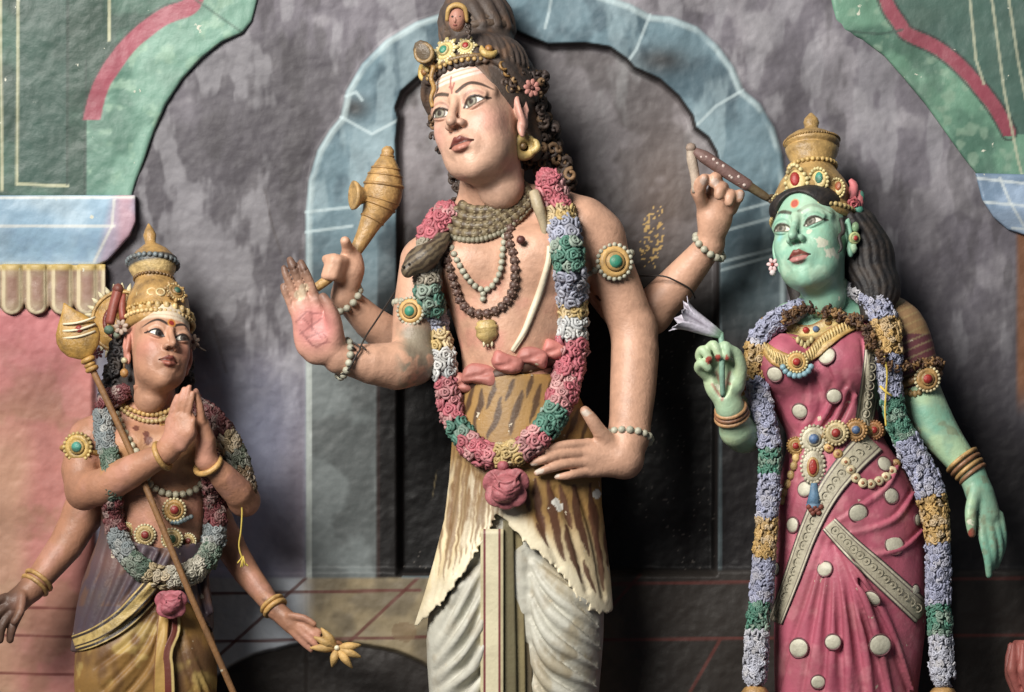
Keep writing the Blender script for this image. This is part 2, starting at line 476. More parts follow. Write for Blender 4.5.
def head_paint(V, skin, lips, brow, iris, blush, line, shadow=None, mark=None, brow_w=1.0):
    x, y, z = V.T
    ax = np.abs(x); fr = z > 15
    c = np.broadcast_to(skin, V.shape).copy()
    c *= (1 + .10 * (fbm(V, 30, 3, 5) - .5))[:, None]
    for sx in (-1, 1):
        c = mix(c, blush, .38 * np.exp(-((x - sx * 30) ** 2 + (y - 20) ** 2) / 260) * fr)
    c = mix(c, blush, .5 * sm(40, 47, ax) * (z < 12) * (y > -20) * (y < 40))
    # brows
    bx = np.array([5.5, 12, 20, 29, 39]); by = np.array([-14.0, -17.0, -19.0, -17.0, -10.0])
    d = lined(ax, y, spline(np.c_[bx, by], 6))
    w = np.interp(ax, [5, 14, 26, 39], [1.7, 2.0, 1.7, .6]) * brow_w
    c = mix(c, brow, (1 - sm(w - .7, w + .5, d)) * fr)
    # eyes
    u = np.clip((ax - EYE['x0']) / (EYE['x1'] - EYE['x0']), 0, 1)
    yu, yl = lids(u)
    ins = (ax > EYE['x0']) & (ax < EYE['x1']) & fr
    e = np.minimum(y - (yu + .3), (yl - .2) - y)
    wh = sm(-.4, .5, e) * ins
    c = mix(c, C(226, 222, 208), wh)
    ex = np.where(x > 0, 19.6, -19.6) + iris[3]
    rr = np.hypot(x - ex, (y - iris[4]))
    c = mix(c, iris[0], wh * (1 - sm(6.4, 7.4, rr)))
    c = mix(c, iris[1], wh * (1 - sm(4.9, 5.7, rr)))
    c = mix(c, iris[2], wh * (1 - sm(2.4, 3.2, rr)))
    l1 = lined(ax, y, [(EYE['x0'] + (EYE['x1'] - EYE['x0']) * t, lids(t)[0] - .2) for t in np.linspace(0, 1, 12)] + [(34.5, -2.0)])
    c = mix(c, line, (1 - sm(.8, 1.6, l1)) * fr)
    l2 = lined(ax, y, [(EYE['x0'] + (EYE['x1'] - EYE['x0']) * t, lids(t)[1] + .2) for t in np.linspace(.1, 1, 12)])
    c = mix(c, line, .75 * (1 - sm(.5, 1.2, l2)) * fr)
    if shadow is not None:
        l3 = lined(ax, y, [(EYE['x0'] + (EYE['x1'] - EYE['x0']) * t, lids(t)[0] - 5.5) for t in np.linspace(0, 1, 8)])
        c = mix(c, shadow, .6 * (1 - sm(.6, 2.2, l3)) * fr)
    # lips
    ul = spline([(-13.8, 41.6), (-7.2, 37.6), (-2.8, 35.4), (0, 36.6), (2.8, 35.4), (7.2, 37.6), (13.8, 41.6)], 5)
    ll = spline([(13.8, 42.4), (8, 48), (0, 51), (-8, 48), (-13.8, 42.4)], 5)
    c = mix(c, lips[0], (1 - sm(-.5, .6, polyd(x, y + 2.5, np.r_[ul, ll]))) * fr)
    c = mix(c, lips[1], .85 * (1 - sm(-.8, .8, polyd(x, y + 2.5, np.r_[[(-11, 43)], [(11, 43)], ll[3:-3]]))) * fr)
    c = mix(c, line, .8 * (1 - sm(.4, 1.1, lined(x, y + 2.5, [(-15, 42), (-7, 41.8), (0, 42.6), (7, 41.8), (15, 42)]))) * fr)
    for sx in (-1, 1): c = mix(c, C(60, 26, 22), (1 - sm(1.4, 2.6, np.hypot(x - sx * 4.0, (y - 24) * 1.3))) * (z > 48) * .8)
    if mark is not None: c = mark(c, x, y, z, fr)
    return c
# ------------------------------------------------------------------ ornament builders
RNG = random.Random(7)
GOLD, GOLD_D, GOLD_L, CREAM = C(180, 134, 64), C(126, 88, 42), C(208, 174, 104), C(214, 200, 160)
RED_G, GREEN_G, BLUE_G = C(170, 32, 30), C(40, 140, 110), C(70, 110, 160)
PINK, LAV, TEAL, YEL, WHITE = C(184, 88, 100), C(148, 152, 172), C(70, 122, 104), C(182, 152, 88), C(180, 182, 182)
VIEW = np.array([0, 0, 1.0])

def rnd(a, b): return RNG.uniform(a, b)
def vary(c, k=.12): return np.clip(np.asarray(c) * (1 + rnd(-k, k)), 0, 1)

def smooth1(z, n=3):
    z = np.asarray(z, float)
    for _ in range(n):
        z = np.r_[z[:1], (z[:-2] + 2 * z[1:-1] + z[2:]) / 4, z[-1:]]
    return z

def lay(path, step, surf, lift, sub=8, sm_=4):
    """2-D path -> evenly spaced 3-D points lying on the surface functions"""
    p = resample(spline(path, sub), step)
    z = np.max([np.asarray(f(p[:, 0], p[:, 1]), float) for f in surf], 0)
    return np.c_[p[:, :2], smooth1(z, sm_) + lift]

def beads(mb, pts, r, col, n=8, m=6, var=.12, flat=1.0):
    for i, p in enumerate(pts):
        rr = r if np.isscalar(r) else r[i]
        c = col if np.ndim(col[0]) == 0 else col[i % len(col)]
        mb.ball(p, (rr * rnd(.94, 1.06), rr * rnd(.94, 1.06), rr * flat), vary(c, var), n, m)
    return mb

def bead_ring(mb, c, ax, R, r, col, n=None, arc=(0, 360), start=None, squash=1.0, var=.12):
    """beads round a limb: c centre, ax limb direction, R ring radius"""
    O = orient(ax)
    k = n or int(2 * math.pi * R / (1.95 * r))
    for i in range(k):
        a = 2 * math.pi * i / k
        p = np.asarray(c, float) + R * (math.cos(a) * O[:, 0] + math.sin(a) * O[:, 1]) * np.array([1, 1, squash])
        mb.ball(p, r * rnd(.95, 1.05), vary(col, var), 8, 6)
    return mb

def rosette(mb, c, nrm, R, col, th=None):
    nrm = np.asarray(nrm, float); nrm = nrm / np.linalg.norm(nrm)
    nrm = nrm + np.array([rnd(-.35, .35), rnd(-.35, .35), rnd(-.2, .2)]); nrm /= np.linalg.norm(nrm)
    th = th or R * .34
    c = np.asarray(c, float)
    mb.torus(c, nrm, R * .95, th * rnd(.8, 1.05), vary(col, .2), 12, 5, (RNG.choice([3, 4, 5]), rnd(.12, .26)), rnd(0, 6))
    mb.torus(c + nrm * R * .28, nrm, R * .52, th * .8, vary(col, .2), 9, 5, (3, rnd(.1, .3)), rnd(0, 6))
    mb.ball(c + nrm * R * .22, R * .26, vary(col * .9, .2), 6, 4)

def squiggle(mb, c, nrm, R, col, th):
    O = orient(nrm, rnd(0, 6)); n = 7
    p = [np.asarray(c, float) + O @ np.array([R * (t - .5) * 2.0, R * .6 * math.sin(t * 9 + rnd(0, 2)), rnd(-.1, .5) * th]) for t in np.linspace(0, 1, n)]
    mb.tube(p, th, 5, vary(col, .2), sub=2)

def garland(parent, pts, radius, segs, name='flower_cluster', mat='flower', bl=6.0, fine=1.0, style='rose', labels=True):
    """pts: 3-D path; segs: [(fraction end, colour, colour name)]"""
    pts = np.asarray(pts, float)
    L = np.r_[0, np.cumsum(np.linalg.norm(np.diff(pts, axis=0), axis=1))]; L /= L[-1]
    rad = np.full(len(pts), radius, float) if np.isscalar(radius) else np.interp(L, np.linspace(0, 1, len(radius)), radius)
    T = np.gradient(pts, axis=0); T /= np.linalg.norm(T, axis=1)[:, None]
    a = 0.0
    for b, col, nm in segs:
        t = np.linspace(a, b, max(3, int((b - a) * len(pts))))
        q = np.stack([np.interp(t, L, pts[:, k]) for k in range(3)], 1); r = np.interp(t, L, rad)
        mb = MB().tube(q, r * .80, 10, np.asarray(col) * .55)
        seglen = np.linalg.norm(np.diff(q, axis=0), axis=1).sum()
        R0 = r.mean()
        pr = bl * fine
        n_along = max(1, int(round(seglen / (pr * 1.25))))
        n_round = max(4, int(round(2 * math.pi * R0 / (pr * 1.75))))
        for i in range(n_along):
            tt = a + (b - a) * (i + .5) / n_along
            c = np.array([np.interp(tt, L, pts[:, k]) for k in range(3)]); tg = np.array([np.interp(tt, L, T[:, k]) for k in range(3)])
            rr = np.interp(tt, L, rad)
            O = orient(tg)
            for j in range(n_round):
                an = 2 * math.pi * (j + .5 * (i % 2)) / n_round + rnd(-.25, .25)
                nr = math.cos(an) * O[:, 0] + math.sin(an) * O[:, 1]
                if nr[2] < -.55: continue
                p = c + nr * rr * rnd(.82, .98) + tg * rnd(-1.2, 1.2)
                kc = mix(np.asarray(col), C(206, 198, 184), rnd(0, .35) if rnd(0, 1) < .5 else 0.0)
                if style == 'rose' or rnd(0, 1) < .3: rosette(mb, p, nr, pr * rnd(.72, .95), kc)
                else:
                    squiggle(mb, p, nr, pr * rnd(.8, 1.1), kc, pr * .24); squiggle(mb, p, nr, pr * rnd(.6, 1.0), kc, pr * .24)
        for e_, sg_ in ((0, -1), (-1, 1)):
            if (e_ == 0 and a == 0.0) or (e_ == -1 and b >= 1):
                for _ in range(9):
                    d_ = T[e_] * sg_ * rnd(.5, 1) + np.array([rnd(-1, 1), rnd(-1, 1), rnd(-.1, 1)]) * .8; d_ /= np.linalg.norm(d_)
                    rosette(mb, pts[e_] + d_ * rad[e_] * .8, d_, pr * .85, col)
        o = build(mb, name, M[mat], parent)
        if labels: o['label'] = nm + ' flowers of the garland'
        a = b
    return parent

def medallion(mb, c, nrm, R, gem, gold=None, beadc=None, sx=1.0, rings=2, petal=0, th=.35, drop=False, ang=0.0):
    """a raised round setting with a stone"""
    gold = GOLD if gold is None else gold
    nrm = np.asarray(nrm, float); nrm = nrm / np.linalg.norm(nrm); c = np.asarray(c, float)
    a0 = c - nrm * R * .25; 
    mb.lathe(a0, c + nrm * R * th, [(0, .01), (0, R * .92), (.6, R), (.9, R * .86), (1.0, R * .7), (.9, R * .62), (.86, .01)], 20, gold)
    mb.lathe(c, c + nrm * R * (th + .12), [(0, .01), (.0, R * .58), (.8, R * .58), (1, R * .5), (.95, .01)], 16, gold * .7)
    mb.ball(c + nrm * R * th, (R * .44, R * .44, R * .34), gem, 12, 7, orient(nrm))
    O = orient(nrm, ang)
    if beadc is not None:
        k = int(2 * math.pi * R / (R * .30))
        for i in range(k):
            a = 2 * math.pi * i / k
            mb.ball(c + nrm * R * .12 + R * 1.02 * (math.cos(a) * O[:, 0] + math.sin(a) * O[:, 1]), R * .16, vary(beadc), 7, 5)
    if petal:
        for i in range(petal):
            a = 2 * math.pi * i / petal
            d = math.cos(a) * O[:, 0] + math.sin(a) * O[:, 1]
            mb.tube([c + d * R * .8, c + d * R * 1.25 + nrm * R * .1, c + d * R * 1.5], [R * .2, R * .22, R * .05], 6, gold)
    return mb

def small_flower(mb, c, nrm, R, col, mid, petals=7):
    O = orient(nrm, rnd(0, 1)); c = np.asarray(c, float)
    for i in range(petals):
        a = 2 * math.pi * i / petals
        d = math.cos(a) * O[:, 0] + math.sin(a) * O[:, 1]; t = np.cross(O[:, 2], d)
        Rm = np.stack([d, t, O[:, 2]], 1)
        mb.ball(c + d * R * .62, (R * .42, R * .30, R * .16), vary(col), 8, 5, Rm)
    mb.ball(c + O[:, 2] * R * .12, R * .24, mid, 8, 6)
    return mb

def rose(mb, c, R, col, dark, axis=None):
    """a full clay rose hanging head down: a wrapped bud between open outer petals"""
    c = np.asarray(c, float); k = R / 25.0
    g = Grid(c[0] - 30 * k, c[0] + 30 * k, c[1] - 30 * k, c[1] + 32 * k, c[2] - 24 * k, c[2] + 28 * k, 1.1)
    for dx, dy, dz, rx, ry, rz, a, tl in ((-14, -8, 1, 12, 15, 4, -.55, .3), (14, -9, 1, 12, 15, 4, .55, .3), (0, -13, 3, 14, 10, 5, 0, -.3), (-12, 9, 3, 12, 13, 5, .5, -.2), (12, 9, 3, 12, 13, 5, -.5, -.2), (0, 15, 2, 13, 10, 5, 0, -.2)):
        g.ell(c + np.array((dx, dy, dz)) * k, np.array((rx, ry, rz)) * k, 1.2, rot=rot3(0, tl, a).T)
    g.ell(c + np.array((0, 1, 6)) * k, np.array((15.5, 16.5, 14)) * k, 1.5)
    g.ell(c + np.array((-4, 6, 12)) * k, np.array((13, 11, 9.5)) * k, .8, rot=rot3(0, 0, .35).T); g.ell(c + np.array((6, -3, 11)) * k, np.array((12, 10, 10)) * k, .8, rot=rot3(0, 0, -.4).T)
    for pth, r in (([(-15, -1), (-6, 5), (4, 5), (15, -3)], 1.5), ([(-13, -9), (-3, -4), (7, -6), (13, -11)], 1.3), ([(-12, 12), (-1, 17), (12, 11)], 1.4), ([(-8, 2), (0, 9), (9, 6)], 1.1), ([(-17, -16), (-10, -8), (-9, 0)], 1.2), ([(17, -16), (11, -8), (10, 0)], 1.2)):
        p = resample(spline(np.array(pth, float) * k, 5), 2.0) + c[:2]; z = g.front(p[:, 0], p[:, 1], c[2])
        g.chain(np.c_[p, z + .4], r * k, 1.6, 's')
        g.chain(np.c_[p + (0, -2.2 * k), smooth1(z, 2) - .2], 1.1 * k, 1.5)
    v, q = g.mesh(); n = fbm(v, 6, 3, 91)
    return mb.add(v, q, mix(np.broadcast_to(np.asarray(col), v.shape) * (1 + .3 * (n - .5))[:, None], np.asarray(dark), .5 * sm(.5, .66, n)))

def curls(mb, n, sample, R=(5, 8), th=3.6, cols=None, turns=8):
    for i in range(n):
        c, nr = sample(); O = orient(nr); r = rnd(*R); ph = rnd(0, 6); sgn = RNG.choice([-1, 1])
        p = [np.asarray(c, float) + O @ np.array([r * (1 - .09 * k) * math.cos(ph + sgn * k), r * (1 - .09 * k) * math.sin(ph + sgn * k), k * .7]) for k in range(turns)]
        mb.tube(p, np.linspace(th, th * .6, turns), 6, vary(RNG.choice(cols), .25), sub=2)
    return mb

def band(g_front, mb, path, wid, col, lift=2.0, step=3.0, th=3.0, cols=None, across=7):
    """a raised ribbon following the surface: path 2-D, half width wid, cols(u in -1..1) -> colour"""
    p = resample(spline(np.asarray(path, float), 8), step)
    wv = np.interp(np.linspace(0, 1, len(p)), np.linspace(0, 1, len(np.atleast_1d(wid))), np.atleast_1d(wid))
    T = np.gradient(p, axis=0); T /= np.linalg.norm(T, axis=1)[:, None]
    Nn = np.stack([-T[:, 1], T[:, 0]], 1)
    u = np.linspace(-1, 1, across)
    XY = p[:, None] + Nn[:, None] * (u[None, :, None] * wv[:, None, None])
    Z = g_front(XY[..., 0], XY[..., 1])
    for _ in range(2): Z[1:-1] = (Z[:-2] + 2 * Z[1:-1] + Z[2:]) / 4
    top = np.concatenate([XY, (Z + lift)[..., None]], -1); bot = np.concatenate([XY, (Z + lift - th - 2)[..., None]], -1)
    m = len(p); n = across
    cc = np.array([cols(x) if cols else col for x in u]); cc = np.broadcast_to(cc[None], (m, n, 3)).reshape(-1, 3)
    V = np.r_[top.reshape(-1, 3), bot.reshape(-1, 3)]
    i = np.arange(m - 1)[:, None] * n; j = np.arange(n - 1)[None]
    a = np.stack([i + j, i + j + 1, i + n + j + 1, i + n + j], -1).reshape(-1, 4); o = m * n
    F = [a, a[:, ::-1] + o]
    ii = np.arange(m - 1) * n
    F.append(np.stack([ii, ii + n, o + ii + n, o + ii], 1)); F.append(np.stack([ii + n - 1, o + ii + n - 1, o + ii + 2 * n - 1, ii + 2 * n - 1], 1))
    jj = np.arange(n - 1); e = (m - 1) * n
    F.append(np.stack([jj, o + jj, o + jj + 1, jj + 1], 1)); F.append(np.stack([e + jj, e + jj + 1, o + e + jj + 1, o + e + jj], 1))
    return mb.add(V, F, np.r_[cc, cc])

def make_feet(pairs, r, mat, col, parent):
    for a, t in pairs:
        fg = Grid(a[0] - 40, a[0] + 40, a[1] - 90, 1076, -60, 116, 2.0); foot(fg, a, t, r)
        fg.put((a[0] - 60, 1072, -90), (a[0] + 60, 1090, 120), lambda X, Y, Z: 1071 - Y + 0 * X + 0 * Z, 0, 's')
        v, q = fg.mesh(); build(MB().add(v, q, col), 'foot', M[mat], parent)

def foot(mb_grid, ankle, toe, r=17):
    a, t = np.array(ankle, float), np.array(toe, float)
    mb_grid.chain([a + [0, -60, 0], a], [r * .95, r * .85], 4)
    mb_grid.ell(a + [0, 14, -6], (r * .9, r, r * 1.1), 8)
    mid = a * .4 + t * .6
    mb_grid.chain([a + [0, 6, 6], mid + [0, 12, 0]], [r * .9, r * .75], 10)
    side = np.array([1, 0, 0.0])
    for i in range(5):
        b = t + side * (i - 2) * r * .42 + [0, 16, -abs(i - 2) * 2]
        mb_grid.chain([mid + side * (i - 2) * r * .3 + [0, 16, 0], b, b + [0, 2, 8]], [r * .4, r * .26, r * .24], 3)
# ================================================================== the tall four-armed figure in the middle
def make_main():
    S = root('deity_statue', (515, 1071, 0), 'tall pink-skinned four-armed statue in a tiger skin, centre of the niche, palm raised', 'statue')
    H = Head(-.48, .38, -.17, .985, 479.5, 118.5, 12, .97, 1.05)
    skin = C(200, 148, 118)
    # ---------------- body
    g = Grid(272, 752, 168, 520, -100, 100, 1.7)
    nb = H.w((0, 40, -16))
    g.loft([(205, 500, -10, 34, 24), (222, 506, -8, 66, 32), (240, 512, -4, 82, 40), (268, 514, 0, 80, 46), (300, 512, 2, 66, 45), (335, 513, 4, 56, 41),
            (362, 514, 6, 52, 40), (395, 516, 4, 56, 40), (440, 520, 0, 62, 40), (500, 522, 0, 64, 40)], 0)
    g.chain([nb, (489, 205, -12), (496, 235, -14)], [31, 32, 40], 10)
    g.chain([(495, 208, -14), (448, 238, -6), (428, 258, 0)], [24, 22, 22], 12)
    g.chain([(500, 205, -14), (545, 210, -6), (580, 224, 0)], [22, 26, 27], 12)
    g.ell((474, 262, 28), (36, 26, 20), 14); g.ell((540, 256, 32), (40, 30, 20), 14)
    g.ell((508, 330, 22), (38, 46, 26), 14)
    g.chain([(508, 236, 46), (506, 290, 54)], 3, 10, 's')
    g.ell((446, 264, 38), (4, 4, 4), 2); g.ell((521, 240, 54), (4.5, 4.5, 4), 2)
    # arm with the open palm
    g.chain([(424, 262, 4), (414, 312, 14), (412, 356, 26)], [24, 21, 21], 8)
    g.chain([(413, 362, 26), (396, 366, 42), (372, 364, 52), (340, 358, 62)], [24, 24, 20.5, 14.5], 6)
    W = np.array((338, 357, 62))
    g.chain([W, (320, 334, 68)], [15, 15], 8)
    palm = [((293, 309, 70), 5.2), ((299, 304, 72), 5.6), ((306, 300, 73), 6.0), ((316, 299, 73), 6.0)]
    for (b, r) in palm: g.chain([(328, 350, 66), b], [12, r], 4)
    g.ell((333, 328, 74), (9, 22, 10), 6)
    g.ell((302, 330, 71), (9, 24, 8), 8)
    g.ell((317, 347, 69), (17, 18, 11), 6)
    g.ell((316, 326, 87), (9, 15, 7), 6, 's')
    fing = [[(293, 311, 70), (288, 299, 73), (284.5, 291, 75), (283, 286, 74)], [(299, 306, 71), (292, 289, 75), (286.5, 276, 76), (284, 268, 75)],
            [(306, 302, 72), (299, 282, 76), (293, 267, 78), (290, 260, 76)], [(316, 301, 72), (310, 283, 76), (304.5, 271, 78), (301, 263, 76)]]
    for k, f in enumerate(fing):
        r = (3.6, 3.9, 4.6, 4.6)[k]; g.chain(f, [r * 1.12, r * 1.0, r * 1.02, r * .82], .5, sub=3)
    g.chain([(336, 340, 70), (333, 320, 80), (328, 305, 84), (323, 297, 84)], [9.5, 7.4, 5.6, 4.6], 3, sub=3)
    for (a_, b_) in (((289, 297), (296, 295)), ((294, 285), (286, 289)), ((301, 279), (292, 283)), ((311, 282), (303, 285)), ((306, 270), (298, 273)), ((296, 268), (288, 271))):
        g.chain([(a_[0], a_[1], 81), (b_[0], b_[1], 81)], .9, 1, 's')
    # rear arm with the club
    g.chain([(450, 262, -38), (408, 340, -42), (392, 340, -40)], [22, 20, 19], 8)
    g.chain([(394, 340, -40), (370, 322, -30), (344, 296, -14)], [20, 17, 12.5], 6)
    g.chain([(345, 296, -14), (349, 270, -6)], [12.5, 14], 6); g.ell((351, 266, -6), (12.5, 22, 11), 6)
    g.chain([(349, 256, -2), (347, 246, 6), (345, 241, 12)], [7, 5.6, 5], 4)
    for k in range(4):
        b = np.array((346 - k * 1.5, 262 + k * 5.2, 4)); 
        g.chain([b, b + (-8, -1.5, 12), b + (-16, -2, 10), b + (-15, 1, 1)], [5.6, 5, 4.6, 4.2], 2.5, sub=2)
    g.chain([(343, 262, 4), (334, 258, 14), (326, 259, 10)], [5.5, 5, 4.4], 3)
    # arm with the hand on the hip
    g.chain([(584, 228, 2), (598, 238, 0)], [29, 27], 8)
    g.chain([(594, 234, 0), (616, 285, -4), (634, 330, -6)], [27, 24.5, 22.5], 6)
    g.chain([(634, 328, -6), (635, 352, 0), (633, 390, 12), (629, 435, 28)], [22.5, 24, 23, 20], 6)
    g.chain([(629, 435, 28), (624, 458, 38)], [20, 19], 6)
    for (b, r) in [((588, 444, 50), 6), ((585, 453, 53), 6.5), ((585, 463, 54), 6.5), ((590, 472, 52), 6)]:
        g.chain([(624, 460, 36), b], [17, r], 5)
    fing = [[(588, 444, 50), (566, 445, 60), (548, 449, 66), (536, 453, 68)], [(585, 453, 53), (562, 454.5, 64), (545, 459, 71), (533, 463, 71)],
            [(585, 463, 54), (564, 464.5, 66), (548, 469, 71), (537, 473, 70)], [(590, 472, 52), (576, 474, 62), (566, 476, 66), (557, 477, 66)]]
    for k, f in enumerate(fing):
        r = (4.6, 4.8, 4.6, 4.2)[k]; g.chain(f, [r * 1.2, r * 1.1, r, r * .72], 1.2, sub=3)
    g.chain([(612, 446, 42), (600, 432, 52), (592, 420, 56), (585, 411, 56)], [10, 7.6, 6.6, 5.2], 5, sub=3)
    # rear arm holding the broken staff
    g.chain([(575, 245, -42), (630, 318, -50), (652, 314, -50)], [24, 22, 20], 8)
    g.chain([(648, 314, -50), (672, 290, -44), (710, 245, -26)], [21, 20, 13.5], 6)
    g.chain([(710, 244, -26), (714, 218, -18)], [13.5, 15], 6); g.ell((715, 212, -18), (18, 26, 13), 6)
    g.chain([(704, 206, -12), (700, 194, 0), (702, 184, 8), (704, 178, 12)], [7.5, 6, 5.4, 4.6], 4, sub=2)
    g.chain([(702, 200, -14), (696, 192, -4), (699, 182, 4), (706, 178, 4)], [6.2, 5.6, 5.2, 4.6], 3, sub=2)
    for k, b in enumerate([(714, 190, -10), (722, 195, -11), (728, 202, -12), (732, 210, -13)]):
        b = np.array(b, float); r = (6.4, 6.2, 5.8, 5.2)[k]
        tip = [(715, 180, 4), (720, 192, 8), (730, 199, 6), (740, 196, 0)][k]
        g.chain([b, (b + tip) / 2 + (2, -6, 6), np.array(tip, float) + (0, -2, 3), np.array(tip, float) + (-1, 3, 4)], [r, r, r * .95, r * .85], 2.5, sub=2)
    V, Q = g.mesh()
    x, y, z = V.T
    col = np.broadcast_to(skin, V.shape).copy()
    n1 = fbm(V, 26, 4, 3); n2 = fbm(V, 9, 3, 9)
    col *= (1 + .16 * (n1 - .5))[:, None]
    blush = C(205, 112, 104)
    pm = np.exp(-((x - 314) ** 2 + (y - 326) ** 2) / 620) * (z > 66)
    col = mix(col, C(208, 120, 118), np.clip(pm * 1.15, 0, .85))
    for f in fing_tips_main(): col = mix(col, C(92, 64, 52), .75 * np.exp(-((x - f[0]) ** 2 + (y - f[1]) ** 2) / 90) * (x < 345))
    star = [[(303, 318), (322, 338)], [(322, 318), (300, 334)], [(311, 312), (312, 330)], [(300, 330), (312, 346), (330, 342)], [(296, 322), (306, 312), (322, 314)], [(306, 338), (322, 332), (328, 340), (316, 348), (306, 338)]]
    for s_ in star: col = mix(col, C(120, 56, 56), .5 * (1 - sm(.4, 1.4, lined(x, y, s_))) * (z > 60))
    for f, e in (((300, 295), 40), ((304, 288), 30)): col = mix(col, C(206, 184, 150), .8 * (np.exp(-((x - f[0]) ** 2 + (y - f[1]) ** 2) / e) > .45) * (z > 60))
    peel = sm(.46, .54, n1 * .6 + n2 * .4 - .0035 * (np.abs(x - 420) - 18) - .003 * np.maximum(332 - y, 0)) * sm(392, 412, x + 26 * (n2 - .5)) * (x < 446) * sm(318, 336, y + 20 * (n1 - .5)) * (y < 400)
    col = mix(col, C(128, 122, 102), peel * .9)
    col = mix(col, C(96, 62, 48), .6 * np.exp(-((x - 352) ** 2 + (y - 308) ** 2) / 60) * n2)
    for cx, cy in ((446, 264), (521, 240)): col = mix(col, C(84, 36, 32), (np.hypot(x - cx, y - cy) < 4.6) * (z > 30))
    col = mix(col, blush, .35 * sm(.5, .7, n1) * (y > 280) * (x > 455) * (x < 575))
    for cx, cy in ((534, 455), (533, 466), (539, 471), (555, 475), (586, 413)): col = mix(col, C(206, 196, 180), (np.hypot((x - cx) / 1.6, y - cy) < 3) * (z > 40) * .8)
    for cx, cy in ((704, 181), (715, 182), (741, 195)): col = mix(col, C(190, 170, 158), (np.hypot(x - cx, (y - cy)) < 4) * .7)
    crack = lined(x, y, [(596, 296), (600, 300)]); col = mix(col, C(60, 40, 34), (crack < 1.2) * (z > 0))
    mb = MB().add(V, Q, col)
    # head
    gh = head_grid()
    Vh, Qh = gh.mesh()
    def mark(c, X, Y, Z, fr):
        for k in (-1, 0, 1):
            c = mix(c, C(226, 222, 212), .6 * (1 - sm(1, 2.2, np.abs(Y + 33 + 5 * k + .004 * X * X))) * (np.abs(X) < 30) * fr)
        c = mix(c, C(150, 70, 62), .8 * (1 - sm(.6, 1.6, np.minimum(lined(X, Y, [(0, -14), (-1.5, -24), (0, -32)]), lined(X, Y, [(-3, -22), (0, -18), (3, -24)])))) * fr)
        c = mix(c, C(206, 140, 140), .5 * np.exp(-((X - 36) ** 2 + (Y + 38) ** 2) / 160))
        return c
    ch = head_paint(Vh, C(206, 158, 130), (C(120, 52, 46), C(190, 116, 96)), C(76, 60, 50), (C(58, 56, 48), C(128, 126, 108), C(24, 22, 20), -1.5, -.5), C(206, 128, 122), C(46, 34, 30), C(150, 96, 84), mark, 1.15)
    mb.add(H.w(Vh), Qh, ch)
    body = build(mb, 'body', M['skin'], S)
    # ---------------- hair
    hg = Grid(-78, 84, -160, 100, -100, 70, 2.0)
    hg.ell((0, -30, -20), (58, 60, 62), 0)
    hg.ell((2, -86, -24), (36, 28, 34), 12)
    hg.ell((0, 24, 58), (47.5, 77, 66), 3, 's')
    strands = []
    for a in np.linspace(-1.6, 1.6, 25):
        pth = []
        for t in np.linspace(0, 1, 7):
            th = .55 + t * .75
            r = np.array([math.sin(a) * 57 * math.cos(t * 1.15), -34 - 50 * math.sin(.15 + t * 1.1), -14 + math.cos(a) * 58 * math.cos(t * 1.2)])
            pth.append(r)
        hg.chain(np.array(pth), [3.4, 4.2, 4.4, 4.4, 4.2, 4, 3.4], .8)
    for a in np.linspace(0, 2 * math.pi, 15)[:-1]:                       # top knot
        hg.chain([(2 + 34 * math.cos(a), -92, -24 + 32 * math.sin(a)), (2 + 33 * math.cos(a + .2), -110, -24 + 31 * math.sin(a + .2)), (2 + 22 * math.cos(a + .5), -130, -24 + 20 * math.sin(a + .5)), (2, -138, -24)], [7, 8, 7.5, 6], 2, sub=2)
    hg.ell((2, -112, -24), (28, 26, 27), 3)
    for sx in (-1, 1):
        for k in range(6):
            hg.chain([(sx * 38, -46 - k * 3, 32 - k * 5), (sx * 50, -34 - k * 3.4, 18 - k * 5), (sx * 54, -20 - k * 4, -2 - k * 5), (sx * 54, -8 - k * 4, -22 - k * 5)], [3, 4.4, 4.6, 4], .8, sub=3)
        hg.ell((sx * 34, 10, -40), (12, 36, 20), 8)
    hv, hq = hg.mesh()
    dark = C(66, 54, 48)
    hc = np.broadcast_to(dark, hv.shape) * (1 + .5 * (fbm(hv, 10, 3, 2) - .5))[:, None]
    hc = mix(hc, C(120, 84, 58), .5 * sm(.52, .7, fbm(hv, 16, 3, 31)))
    mb = MB().add(H.w(hv), hq, hc)
    # loose curls falling behind the ear on the right, and a few on the left
    hcol = [C(60, 46, 40), C(72, 54, 44), C(56, 44, 40), C(116, 84, 52)]
    def smp():
        t = rnd(0, 1) ** .8
        return (536 + 24 * t + rnd(-8, 13) * (.6 + .5 * t), 104 + 84 * t + rnd(-10, 10), rnd(-34, -4)), (rnd(-.4, .6), rnd(-.3, .3), 1)
    curls(mb, 100, smp, (3.6, 6.4), 2.9, hcol)
    curls(mb, 60, lambda: ((533 + rnd(-6, 12), 74 + rnd(0, 56), rnd(-24, 6)), (.7, 0, 1)), (3.4, 5.2), 2.7, hcol)
    curls(mb, 60, lambda: (H.w((lambda a, yy: ((50 + rnd(-2, 4)) * math.sin(a), yy, -12 + 52 * math.cos(a)))(rnd(1.0, 1.9), rnd(-46, -14))), (.6, -.3, .8)), (3.2, 5.6), 2.6, [hcol[0], hcol[1], hcol[2], C(140, 104, 60)])
    curls(mb, 60, lambda: ((537 + rnd(-9, 9), 120 + rnd(0, 52), rnd(-12, 2)), (.3, 0, 1)), (3.6, 5.8), 2.8, hcol)
    curls(mb, 26, lambda: ((460 + rnd(-7, 7), 168 + rnd(0, 36), rnd(-24, -4)), (-.4, 0, 1)), (3, 5), 2.5, hcol)
    curls(mb, 14, lambda: (H.w((-54 + rnd(-3, 3), -30 + rnd(-12, 46), rnd(-16, 6))), (-.8, 0, .6)), (3, 5), 2.5, hcol)
    hair = build(mb, 'hair', M['hair'], S)
